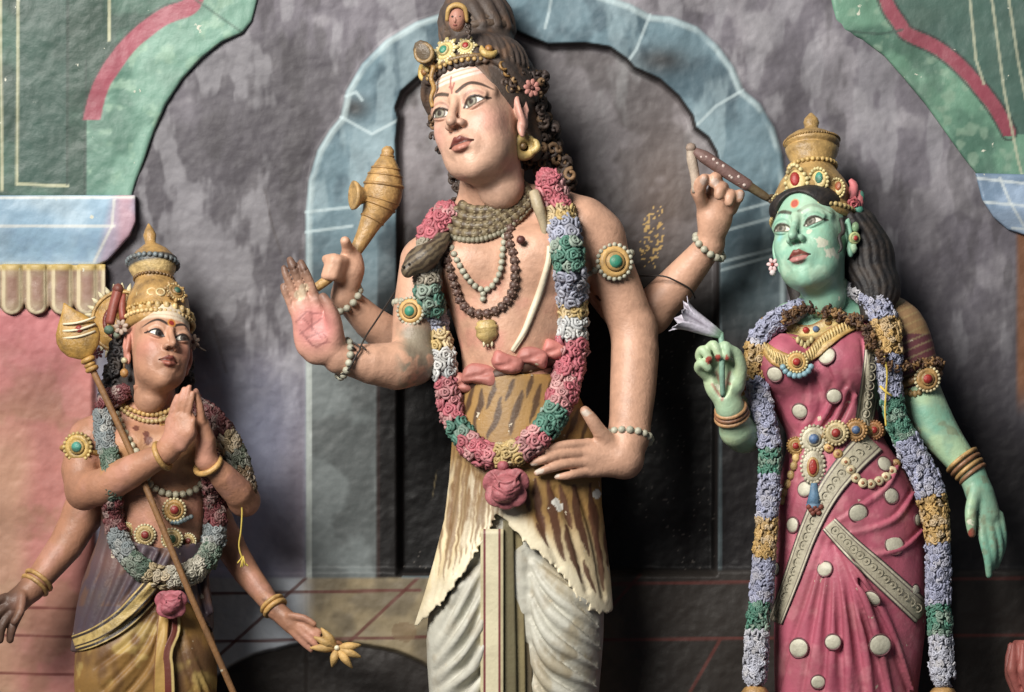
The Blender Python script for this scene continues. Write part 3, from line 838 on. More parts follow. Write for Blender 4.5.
    # ---------------- tiara, jewels of the head
    mb = MB()
    for xx, yy, r, gem in ((-2, -56, 11, GREEN_G), (20, -55, 8.5, RED_G)):
        pt = H.w((xx, yy - 4, 45 - abs(xx) * .28)); nr = H.dir((xx / 60, -.25, 1))
        medallion(mb, pt, nr, r, gem, C(206, 184, 110), C(210, 200, 160), petal=9 if gem is GREEN_G else 6)
    for xx, zz in ((42, 32), (-20, 46), (-36, 34)):
        pt = H.w((xx, -52, zz)); nr = H.dir((xx / 40, -.2, 1))
        O = orient(nr)
        p = [pt + O @ np.array([8 * math.cos(a), 8 * math.sin(a), 1]) for a in np.linspace(.2, 3.3, 8)]
        mb.tube(p, [1.5, 3, 3.8, 4, 4, 3.8, 3, 1.5], 6, C(196, 160, 78)); mb.ball(pt, 4.4, C(150, 96, 40), 8, 6)
    ti = [H.w((50 * math.sin(a), -42 - 7 * math.cos(a), -6 + 53 * math.cos(a))) for a in np.linspace(-1.5, 1.5, 24)]
    mb.tube(ti, 3.0, 6, C(120, 90, 50)); beads(mb, [p + H.dir((0, 4, 2)) for p in ti], 2.4, C(190, 150, 80))
    p0 = H.w((-46, -40, 20))
    mb.ball((424, 53, 24), (11, 14, 5), C(98, 84, 66), 10, 8, rot3(-.4, 0, -.5)); mb.torus((424, 53, 27), (-.4, 0, 1), 9, 2.2, C(150, 118, 70))
    mb.tube([(434, 66, 30), (431, 78, 32), (434, 88, 32), (431, 98, 32), (433, 107, 32)], [3, 2.4, 2.6, 2.2, 2.6], 6, C(170, 124, 54), sub=4)
    for k in range(6):
        mb.torus(H.w((50 - k * .5, -34 + k * 5, 22 - k * 7)), H.dir((1, 0, .4)), 4.2, 1.6, vary(C(150, 106, 48), .2), 10, 5)
    tiara = build(mb, 'tiara', M['gold'], S)
    mb = MB()
    a0, b0 = H.w((2, -98, -24)), H.w((2, -92, -24))
    mb.lathe(H.w((2, -104, -24)), H.w((2, -88, -24)), [(0, .01), (0, 30), (.15, 36), (.4, 37), (.5, 35), (.6, 38), (.9, 37), (1, 34), (1, .01)], 30, C(84, 66, 52))
    build(mb, 'hair_band', M['hair'], S)
    mb = MB()
    q = np.array((457, 19, 36.))
    mb.ball(q, (9, 13, 9), C(178, 116, 96), 14, 12); mb.ball(q + (-2, 1, 8), (1.8, 3.4, 2.2), C(180, 118, 98)); 
    for sx in (-4.5, 2.5): mb.ball(q + (sx, -2.5, 7.4), (1.6, 1.1, 1.2), C(40, 30, 28))
    mb.ball(q + (-1.5, 6, 7), (2.6, 1.2, 1.5), C(130, 50, 46))
    mb.tube([q + (-10, 2, 2), q + (-8, -10, 5), q + (0, -14, 5), q + (8, -10, 5), q + (10, 3, 2)], [2, 2.6, 3, 2.6, 2], 7, C(180, 140, 70), sub=4)
    for k in range(5): mb.tube([q + (9, -8 + 5 * k, 0), q + (13, -4 + 5 * k, -2), q + (11, 0 + 5 * k, 0)], 2, 6, C(70, 56, 48))
    o = build(mb, 'crest_face', M['skin'], S); o['label'] = 'tiny pink face on the front of the topknot'
    # flowers and earring
    mb = MB(); small_flower(mb, (532, 88, 26), (.5, -.1, 1), 9.5, C(180, 112, 100), C(90, 40, 36), 8); build(mb, 'hair_flower', M['flower'], S)['label'] = 'dusty pink hair flower'
    mb = MB()
    mb.torus((524, 147, 26), (.35, 0, 1), 9, 5, C(190, 158, 84), 22, 10); mb.ball((523, 146, 28), 4, C(120, 90, 50))
    mb.tube([(531, 152, 28), (537, 148, 28), (536, 142, 28), (533, 140, 29)], [4, 4, 3, 1.5], 7, C(196, 166, 92), sub=3)
    mb.tube([(521, 130, 22), (523, 138, 26)], 2.5, 6, GOLD)
    build(mb, 'earring', M['gold'], S)
    bf = lambda X, Y: g.front(X, Y, 20)
    # ---------------- snake round the neck
    mb = MB()
    up = spline([(462, 203), (474, 208), (492, 207), (508, 198), (524, 184)], 8); lo = spline([(440, 224), (452, 236), (482, 238), (512, 224), (538, 196)], 8)
    for k in range(5):
        t = (k / 3.5) if k < 4 else 1.0
        t = (.06, .32, .58, .84, 1.04)[k]
        xy = resample(up * (1 - t) + lo * t, 2.2)
        z = smooth1(np.maximum(bf(xy[:, 0], xy[:, 1]), 8), 12) + 4 + 3 * math.sin(t * 3)
        m_ = len(xy)
        if k == 4:
            beads(mb, np.c_[xy, z][::2], 3.4, C(134, 128, 104)); continue
        c = np.array([(C(122, 106, 74) if (i // 2 + k) % 2 else C(78, 62, 42)) for i in range(m_)])
        mb.tube(np.c_[xy, z], 5.0 + .4 * np.sin(np.arange(m_) * 1.6), 10, c)
        for s_i in range(1, m_ - 1, 3):
            for s_y in (-2.4, 2.0): mb.ball((xy[s_i, 0], xy[s_i, 1] + s_y, z[s_i] + 4.2), (2.0, 1.5, 1.2), vary(C(126, 110, 78), .2), 6, 5)
    mb.tube([(534, 192, 40), (538, 205, 46), (543, 222, 44), (545, 236, 42)], [5.5, 6, 4.5, 2.8], 8, C(172, 154, 120), sub=5)
    snake = build(mb, 'snake_coil', M['bead'], S)
    mb = MB()
    sg = Grid(396, 450, 232, 286, 20, 80, 1.2)
    sg.chain([(446, 232, 34), (438, 246, 46), (426, 256, 52), (413, 264, 52)], [8, 9, 12, 8], 4, sub=3)
    sg.ell((421, 260, 50), (15, 13, 10), 6); sg.ell((408, 270, 54), (7, 8, 7), 4)
    v, q = sg.mesh(); st = .5 + .5 * np.sin((v[:, 0] * .6 + v[:, 1] * .8) * 1.15 + 6 * fbm(v, 7, 2, 66))
    mb.add(v, q, mix(np.broadcast_to(C(104, 88, 64), v.shape), C(60, 48, 36), sm(.45, .7, st)))
    for dx in (-1, 5): mb.ball((404 + dx, 266 - dx * .4, 61), 1.6, C(30, 24, 20), 6, 5)
    build(mb, 'snake_head', M['bead'], snake)
    # ---------------- necklaces
    pale = C(168, 166, 144)
    mb = MB(); beads(mb, lay([(447, 236), (456, 258), (466, 276), (478, 288), (490, 288), (500, 272), (503, 248), (506, 226), (512, 212)], 6.4, [bf], 2.2), 3.5, pale)
    beads(mb, [(483, 294, bf(483, 294) + 3), (483, 299, bf(483, 299) + 3)], 3.4, pale)
    build(mb, 'pale_bead_necklace', M['bead'], S)
    mb = MB(); pts = lay([(441, 236), (448, 262), (456, 290), (462, 304), (475, 313), (492, 312), (506, 302), (514, 284), (514, 258), (508, 236), (514, 220), (524, 208)], 8.2, [bf], 3.0)
    for p in pts:
        mb.ball(p, 4.9, vary(C(92, 64, 56), .2), 9, 7)
        for k in range(5): mb.ball(p + np.array([3.6 * math.cos(k * 1.256), 3.6 * math.sin(k * 1.256), 2.6]), 1.7, vary(C(104, 74, 62), .2), 5, 4)
    rk = build(mb, 'seed_bead_necklace', M['bead'], S)
    mb = MB(); c = np.array((486, 320, float(bf(486, 325)) + 3))
    mb.lathe(c, c + (2, 24, 0), [(0, .01), (0, 7), (.1, 10), (.2, 9.4), (.24, 11.5), (.34, 11.5), (.4, 10.6), (.62, 11.4), (.78, 9), (.86, 6), (1, 4), (1, .01)], 20, C(196, 164, 92), squash=.7)
    for k in (-4, 0, 4): mb.ball(c + (k + 2, 24, 1), (1.6, 4, 1.8), C(206, 190, 150), 6, 5)
    build(mb, 'pendant', M['gold'], rk)
    mb = MB(); p = lay([(549, 246), (548, 262), (541, 288), (533, 310), (524, 332), (512, 351)], 2.5, [bf], 1.0); k_ = np.linspace(0, 1, len(p))
    mb.tube(p, 2.2 + 1.4 * np.sin(k_ * math.pi), 8, C(212, 198, 168)); mb.tube(p + (1.8, 1, .8), 1.2, 6, C(190, 172, 140))
    build(mb, 'sacred_thread', M['cloth'], S)
    # ---------------- lower cloth
    dg = Grid(418, 612, 500, 1062, -80, 100, 2.0)
    dg.loft([(505, 522, 0, 64, 48), (560, 517, 2, 72, 54), (610, 515, 2, 78, 52), (640, 514, 2, 76, 46)], 0)
    dg.chain([(492, 540, 4), (470, 620, 18), (467, 690, 16), (474, 820, 4), (476, 960, -4)], [44, 42, 38, 33, 25], 14, sub=3)
    dg.chain([(556, 540, 4), (560, 615, 20), (558, 690, 16), (552, 820, 2), (548, 960, -4)], [44, 44, 41, 34, 25], 14, sub=3)
    for pth in [[(480, 556), (462, 596), (440, 632)], [(481, 580), (466, 618), (436, 654)], [(482, 606), (466, 646), (434, 672)], [(482, 636), (466, 668), (436, 688)], [(482, 668), (464, 694), (438, 706)], [(476, 560), (452, 590), (438, 612)], [(482, 700), (466, 724), (440, 730)],
                [(526, 552), (548, 588), (596, 622)], [(527, 570), (548, 608), (598, 644)], [(527, 592), (546, 632), (596, 664)], [(527, 616), (546, 656), (594, 682)], [(527, 642), (544, 678), (592, 700)], [(530, 556), (560, 584), (600, 606)], [(527, 668), (546, 704), (590, 722)]]:
        p = resample(spline(pth, 6), 6); z = smooth1(dg.front(p[:, 0], p[:, 1], 30), 3)
        t = np.linspace(0, 1, len(p)); r = 1.4 + 5.6 * np.sin(np.pi * np.clip(t * 1.05, 0, 1))
        dg.chain(np.c_[p, z + 1.0], r, 6, 's')
        dg.chain(np.c_[p + (3.4, 5.4), z - .8], r * .9, 4)
    v, q = dg.mesh()
    cl = np.broadcast_to(C(192, 190, 174), v.shape) * (1 + .18 * (fbm(v, 24, 4, 8) - .5))[:, None]
    cl = mix(cl, C(150, 128, 82), .55 * sm(.48, .66, fbm(v * [1, .35, 1], 18, 4, 12)) * sm(500, 540, v[:, 0]))
    cl = mix(cl, C(150, 128, 90), .3 * sm(.5, .7, fbm(v, 14, 4, 14)))
    mb = MB().add(v, q, cl)
    dh = build(mb, 'dhoti', M['cloth'], S)
    df = lambda X, Y: dg.front(X, Y, 20)
    pz = lambda X, Y: np.maximum(df(X, Y), 46) * 0 + 57 - np.abs(np.asarray(X) - 500) * .12
    mb = MB()
    def pc(u):
        return C(120, 40, 48) if abs(u) > .55 and abs(u) < .8 else (C(206, 196, 158) if abs(u) < .55 else C(196, 184, 140))
    band(pz, mb, [(492, 529), (492, 600), (492, 700), (492, 990)], [11.5, 11.5, 11.5, 13], None, 8, 6, 9, pc, 21)
    for k, (xx, cc_, hw) in enumerate([(509, C(112, 104, 72), 6.5), (519, C(140, 126, 84), 5.5), (527, C(96, 84, 60), 4.5)]):
        band(pz, mb, [(xx - 1, 520), (xx, 600), (xx + 1, 700), (xx + 2, 985)], [hw * .8, hw, hw, hw], cc_, 4 - k * 4, 8, 14, None, 7)
    build(mb, 'front_pleat', M['cloth'], dh)
    # feet
    make_feet([((470, 1028, -6), (458, 1046, 66)), ((552, 1028, -6), (562, 1046, 66))], 22, 'skin', skin, S)
    # ---------------- tiger skin
    tg = Grid(406, 622, 366, 660, -80, 100, 1.6)
    def hem(pts, amp):
        p = resample(spline(pts, 8), 3.0); n_ = np.array([-1, 1])[np.arange(len(p)) % 2] * .35 + np.array([rnd(-1, 1) for _ in p])
        T_ = np.gradient(p, axis=0); T_ /= np.linalg.norm(T_, axis=1)[:, None]; n_[[0, -1]] = 0
        return p + np.stack([-T_[:, 1], T_[:, 0]], 1) * (amp * n_)[:, None]
    hem_l = [tuple(v_) for v_ in hem([(412, 632), (420, 622), (438, 607), (455, 585), (472, 560), (486, 535), (497, 514)], 2.0)]
    hem_r = [tuple(v_) for v_ in hem([(506, 520), (520, 537), (545, 558), (565, 578), (580, 600), (598, 613), (606, 614), (613, 608)], 2.6)]
    outl = [(463, 374), (458, 410), (452, 440), (449, 480), (444, 520), (434, 560), (424, 595)] + hem_l + hem_r + [(611, 580), (607, 545), (602, 505), (601, 470), (600, 440), (594, 410), (570, 374)]
    rows = [(366, 514, 6, 54, 43), (385, 516, 6, 58, 46), (410, 520, 6, 66, 50), (440, 524, 6, 76, 54), (480, 525, 6, 79, 57), (520, 522, 6, 85, 60), (560, 517, 6, 95, 66), (600, 514, 8, 103, 70), (655, 514, 8, 108, 74)]
    tg.loft(rows, 0, poly=outl, shell=9)
    for pth in [[(466, 470), (454, 540), (436, 596)], [(478, 480), (470, 530), (456, 572)], [(490, 480), (484, 515), (474, 545)], [(458, 460), (449, 520), (430, 600)], [(530, 490), (545, 530), (560, 566)], [(556, 490), (572, 530), (588, 590)], [(580, 490), (594, 540), (604, 596)]]:
        p = resample(spline(pth, 5), 8); z = tg.front(p[:, 0], p[:, 1], 60)
        tg.chain(np.c_[p, z + 1.2], 2.4, 5, 's')
    v, q = tg.mesh(); X, Y, Z = v.T
    n = fbm(v, 30, 3, 21); nf = fbm(v * [1, .3, 1], 7, 3, 22)
    och, crm = C(156, 114, 54), C(212, 190, 144)
    c = mix(np.broadcast_to(och, v.shape), crm, np.clip(sm(440, 520, Y + 30 * (n - .5)) * sm(530, 480, X) + sm(500, 580, Y + 50 * (n - .5)), 0, 1))
    hemd = np.minimum(lined(X, Y, hem_l), lined(X, Y, hem_r))
    c = mix(c, C(226, 212, 176), 1 - sm(6, 22, hemd + 14 * (nf - .5)))
    # broad slanting slashes above, thin streaks below
    wob = 7 * (fbm(v, 15, 3, 41) - .5); wob2 = 5 * (fbm(v * [1, .5, 1], 10, 2, 43) - .5)
    def streak(c, x0, y0, x1, y1, w, colr, bend=1.2, a=.92):
        t = np.clip((Y - y0) / (y1 - y0), 0, 1); ww = w * np.sin(np.pi * np.clip(t * .92 + .06, .02, .98)) ** .7
        d = np.abs(X - (x0 + (x1 - x0) * t ** bend) - wob - .4 * wob2)
        return mix(c, colr, a * (1 - sm(ww - 1.0, ww + .9, d)) * (Y > y0) * (Y < y1))
    DK, RB = C(66, 40, 24), C(84, 42, 28)
    for x0, y0, x1, y1, w in ((474, 384, 466, 416, 2.6), (484, 388, 474, 430, 3.2), (496, 380, 486, 410, 2.6), (502, 396, 488, 440, 3.4), (516, 378, 506, 402, 2.6), (522, 390, 508, 436, 3.6), (534, 374, 526, 398, 2.8), (542, 384, 528, 424, 3.4), (556, 372, 546, 400, 3.0), (478, 424, 470, 446, 2.2), (560, 404, 548, 436, 3.0), (578, 408, 566, 440, 3.0), (588, 420, 580, 446, 2.4), (464, 392, 460, 420, 2)):
        c = streak(c, x0, y0, x1, y1, w, DK)
    for i in range(13):
        x0 = 454 + i * 4.2; c = streak(c, x0, 446 + (i * 7) % 12, x0 - 17 + i * 1.15, 575 - i * 5 + (i * 11) % 17, 1.5 + .9 * (i % 3), C(116, 78, 42), .9, .8)
    for x0, y0, x1, y1, w in ((524, 476, 530, 512, 3.6), (534, 478, 546, 536, 4.2), (547, 480, 566, 562, 4.6), (560, 484, 572, 530, 4.0), (573, 484, 588, 556, 4.4), (566, 524, 582, 584, 3.4), (590, 482, 600, 560, 4.0), (596, 534, 604, 592, 3.4), (538, 522, 550, 548, 2.6), (584, 560, 596, 594, 2.8), (606, 500, 608, 570, 2.4), (516, 482, 519, 506, 2.6)):
        c = streak(c, x0, y0, x1, y1, w, RB, 1.3)
    c = mix(c, C(226, 214, 180), .5 * sm(.58, .7, fbm(v * [1.6, .22, 1], 9, 3, 47)) * sm(455, 480, Y) * (X < 506))
    c = mix(c, C(108, 44, 38), .7 * (Z < tg.front(X, Y, 0) - 5))
    for cx, cy in ((555, 502), (560, 507), (597, 494)): c = mix(c, C(224, 222, 210), (np.hypot(X - cx, Y - cy) + 5 * (nf - .5) < 4))
    mb = MB().add(v, q, c)
    tiger = build(mb, 'tiger_skin', M['cloth'], S)
    tf = lambda X, Y: tg.front(X, Y, -50)
    # rolled pink waistband
    mb = MB(); wb = lay([(460, 378), (476, 375), (494, 368), (515, 360), (535, 355), (552, 351), (572, 352)], 3, [bf, tf], 2)
    mb.tube(wb + (0, 9, -6), 8, 9, C(74, 44, 32))
    for i, (cx_, cy_, w_, h_, an) in enumerate([(463, 383, 11, 9, -.2), (481, 374, 18.5, 10.5, -.22), (507, 364, 16.5, 9.5, -.3), (533, 356, 15.5, 9, -.26), (553, 350, 11, 9.5, -.3), (569, 352, 9, 8, .1)]):
        z_ = float(max(bf(cx_, cy_), tf(cx_, cy_))) + 3
        gg = Grid(cx_ - 22, cx_ + 22, cy_ - 20, cy_ + 20, z_ - 18, z_ + 18, 1.3); Rz = rot3(.1 * (-1) ** i, .25, -an).T
        def fb(X, Y, Z, Rz=Rz, cx_=cx_, cy_=cy_, z_=z_, w_=w_, h_=h_):
            x, y, z = X - f32(cx_), Y - f32(cy_), Z - f32(z_)
            a, b, d = [f32(Rz[k, 0]) * x + f32(Rz[k, 1]) * y + f32(Rz[k, 2]) * z for k in range(3)]
            b = b + f32(.014) * a * a * f32((-1) ** i)
            return (((np.abs(a) / f32(w_)) ** 4.5 + (np.abs(b) / f32(h_)) ** 3.6 + (np.abs(d) / f32(8.5)) ** 2.4) ** f32(.28) - 1) * f32(6)
        gg.put((cx_ - w_ - 4, cy_ - h_ - 6, z_ - 10), (cx_ + w_ + 4, cy_ + h_ + 6, z_ + 10), fb, 0)
        gg.chain([(cx_ - w_, cy_ + 5, z_ + 8), (cx_, cy_ + 1, z_ + 9.5), (cx_ + w_, cy_ - 5, z_ + 8)], .7, 4, 's')
        a_, b_ = gg.mesh(); a_ = a_ + (1.8 * (fbm(a_, 8, 3, 90 + i) - .5))[:, None]
        mb.add(a_, b_, np.broadcast_to(vary(C(186, 104, 94), .08), a_.shape) * (1 + .3 * (fbm(a_, 9, 3, 5) - .5))[:, None])
    build(mb, 'waistband', M['cloth'], S)
    # ---------------- garland
    surf = [bf, tf]
    path = [(446, 214), (436, 228), (428, 252), (427, 282), (432, 310), (439, 340), (444, 366), (449, 394), (456, 422), (470, 444), (488, 455), (508, 455), (528, 446), (546, 428), (559, 404), (567, 376), (571, 350), (573, 318), (571, 284), (567, 250), (562, 222), (556, 200), (549, 182)]
    pts = lay(path, 3.0, surf, 9, sm_=30)
    gl = build(MB().tube(pts, 5, 8, C(110, 70, 60)), 'garland', M['flower'], S)
    garland(gl, pts, [12, 13, 11.5, 11, 11, 11, 11.5, 12.5, 14, 14.5, 15, 14.5, 14], [(.06, PINK, 'pink'), (.13, C(150, 140, 120), 'drab'), (.175, TEAL, 'green'), (.225, LAV, 'pale lilac'), (.255, YEL, 'yellow'), (.295, WHITE, 'white'), (.375, PINK, 'pink'), (.41, TEAL, 'green'), (.47, PINK, 'pink'), (.51, YEL, 'yellow'), (.555, PINK, 'pink'), (.60, TEAL, 'green'), (.725, PINK, 'pink'), (.76, WHITE, 'white'), (.79, YEL, 'yellow'), (.85, LAV, 'white'), (.89, TEAL, 'green'), (.925, LAV, 'pale lilac'), (.95, YEL, 'yellow'), (1, PINK, 'pink')], bl=7.4)
    mb = MB(); zc = float(max(bf(506, 488), tf(506, 488))) + 16
    rose(mb, (506, 488, zc), 22, C(178, 92, 98), C(120, 56, 62)); mb.ball((503, 466, zc), 6, C(176, 84, 92), 10, 8)
    build(mb, 'rose_pendant', M['flower'], gl)
    # ---------------- armlets and bracelets
    for nm, c, nr, ax, R, arm in (('armlet', (614, 262, 22), (.28, -.1, 1), (22, 45, 0), 17, (608, 264, -2)), ('armlet', (411, 311, 36), (-.3, 0, 1), (-6, 40, 8), 13, (416, 306, 12))):
        mb = MB(); medallion(mb, c, nr, R, GREEN_G, C(206, 158, 84), pale)
        c2 = np.array(c, float) + np.array(nr) * R * .28
        mb.torus(c2, nr, R * .55, 1.1, C(60, 40, 30), 16, 5)
        bead_ring(mb, np.array(arm, float), ax, R * 1.52 if R > 15 else 21.5, 3.6, pale)
        build(mb, nm, M['bead'], S)
    for c, ax, R in (((344, 359, 60), (-30, -6, 10), 18.5), ((347, 299, -16), (-26, -26, 18), 16.5), ((628, 438, 28), (-3, 45, 18), 22.5), ((709, 247, -27), (38, -45, 18), 17)):
        mb = MB(); bead_ring(mb, c, ax, R, 4.1, pale); build(mb, 'bead_bracelet', M['bead'], S)
    return S, g, tg

def fing_tips_main(): return [(282, 286), (284, 266), (289, 260), (301, 262), (323, 294), (304, 270), (291, 270)]

S_MAIN, G_MAIN, G_TIGER = make_main()

# things held by the figure
mb = MB(); OC = C(186, 140, 74)
cp = np.array([(316, 288, 14, 4.6), (328, 279, 10, 5), (342, 266, 2, 5), (354, 253, -6, 6.2), (363, 238, -10, 8.2), (371, 222, -13, 11.2), (378, 208, -15, 16), (382, 196, -16, 19.4), (384, 183, -17, 19), (385.5, 172, -18, 15.4), (386.5, 163, -19, 11), (387.3, 156, -20, 6.6), (388, 150, -20, 6.2), (388.5, 146, -20, 2.4)])
mb.tube(cp[:, :3], cp[:, 3], 32, OC, sub=6)
q = spline(cp, 6); Tq = np.gradient(q[:, :3], axis=0)
for f_, w_ in ((31, 1.4), (37, 1.6), (40, 1.1), (47, 1.8), (52, 1.4), (56, 1.4), (66, 1.2)): mb.torus(q[f_, :3], Tq[f_], q[f_, 3] - .2, w_, C(170, 124, 62), 36, 6)
club = build(mb, 'ceremonial_club', M['gold'])
tag(club, 'ochre bulbous club held by the tall statue behind its raised palm', 'club')
mb = MB(); d = np.array((-1, -.04, .35)); d /= np.linalg.norm(d); c = np.array((372, 196, -14.))
mb.lathe(c, c + d * 20, [(0, .01), (0, 7), (.35, 7), (.62, 9.5), (.85, 14), (1.0, 15), (1.04, 13), (.94, 9), (.9, .01)], 22, C(192, 148, 82))
build(mb, 'flange', M['gold'], club)
mb = MB()
mb.tube([(697, 192, 0), (695, 176, 2), (692, 160, 2), (691, 148, 2)], [5.5, 5, 5.5, 4.6], 10, C(176, 156, 136), sub=4); mb.ball((691, 148, 2), 5.6, C(150, 128, 112))
stf = build(mb, 'broken_staff', M['wood'])
tag(stf, 'worn spotted broken staff in the raised rear hand of the tall statue', 'staff')
mb = MB()
q = resample(spline([(695, 151, 4), (706, 158, 6), (730, 174, 6), (752, 188, 4), (769, 199, 2)], 6), 2.0)
tt = np.linspace(0, 1, len(q)); rr = np.interp(tt, [0, .12, .4, .72, .74, .94, 1], [4, 6.6, 6.8, 6.2, 4.8, 4.2, 3.2])
cc = np.where((tt < .73)[:, None], C(116, 84, 78), C(92, 76, 48))
mb.tube(q, rr, 12, cc)
for k in range(9):
    p = q[int((.08 + .075 * k) * (len(q) - 1))]; mb.ball(p + np.array([rnd(-2, 2), rnd(-3, 3), 5.4]), (2.0, 2.0, 1.2), C(190, 170, 160), 8, 5)
for a in (-1, 1): mb.tube([q[-2], q[-1] + (2, a * 3, 0), q[-1] + (5, a * 4, 1)], [3, 2.2, 1], 6, C(80, 62, 40))
build(mb, 'staff_arm', M['wood'], stf)
# a wire tied round the arm
mb = MB()
mb.tube([(360, 348, 72), (366, 336, 60), (378, 318, 10), (396, 290, -40), (408, 268, -80), (414, 250, -90)], 1.0, 6, C(46, 40, 36), sub=6)
mb.tube([(338, 376, 66), (348, 370, 78), (356, 356, 77), (360, 348, 73), (352, 342, 70)], 1.0, 6, C(46, 40, 36), sub=6)
for a, b in (((356, 350, 74), (352, 347, 78)), ((362, 346, 72), (366, 350, 76))): mb.tube([a, b], .9, 5, C(46, 40, 36))
o = build(mb, 'tie_wire', M['wire']); tag(o, 'thin dark wire tied round the raised palm forearm of the tall statue', 'wire')
mb = MB(); mb.tube([(638, 276, -40), (662, 276, -18), (676, 281, -18), (690, 289, -24), (695, 298, -36)], .9, 6, C(40, 34, 32), sub=6)
o = build(mb, 'arm_wire', M['wire']); tag(o, 'thin dark wire across the rear forearm below the broken staff', 'wire')
# ================================================================== the four-armed spear bearer on the left
def crown(parent, H, prof, gold, gems, up=0, lean=0.0, wd=1.0, ht=1.0):
    prof = [(-20 + (y + 20) * ht, r, c) for y, r, c in prof]; gems = dict(rings=[(-20 + (y + 20) * ht, r, b, c) for y, r, b, c in gems['rings']])
    mb = MB()
    y0, y1 = prof[0][0], prof[-1][0]
    sx_, H.q = H.q.copy(), np.ones(3)
    cx_ = lambda y: lean * (y - y0) / (y1 - y0)
    A, B = H.w((0, y0 + up, -6)), H.w((lean, y1 + up, -6)); k = H.k
    mb.lathe(A, B, [((y - y0) / (y1 - y0), r * k * wd) + ((c,) if c is not None else ()) for y, r, c in prof], 40, gold)
    for y, r, br, c in gems['rings']:
        n = int(2 * math.pi * r / (br * 2.0))
        for i in range(n):
            a = 2 * math.pi * i / n
            mb.ball(H.w((cx_(y) + wd * r * math.sin(a), y + up, -6 + wd * r * math.cos(a))), br * k, vary(c), 7, 5)
    H.q = sx_
    return build(mb, 'crown', M['gold'], parent)

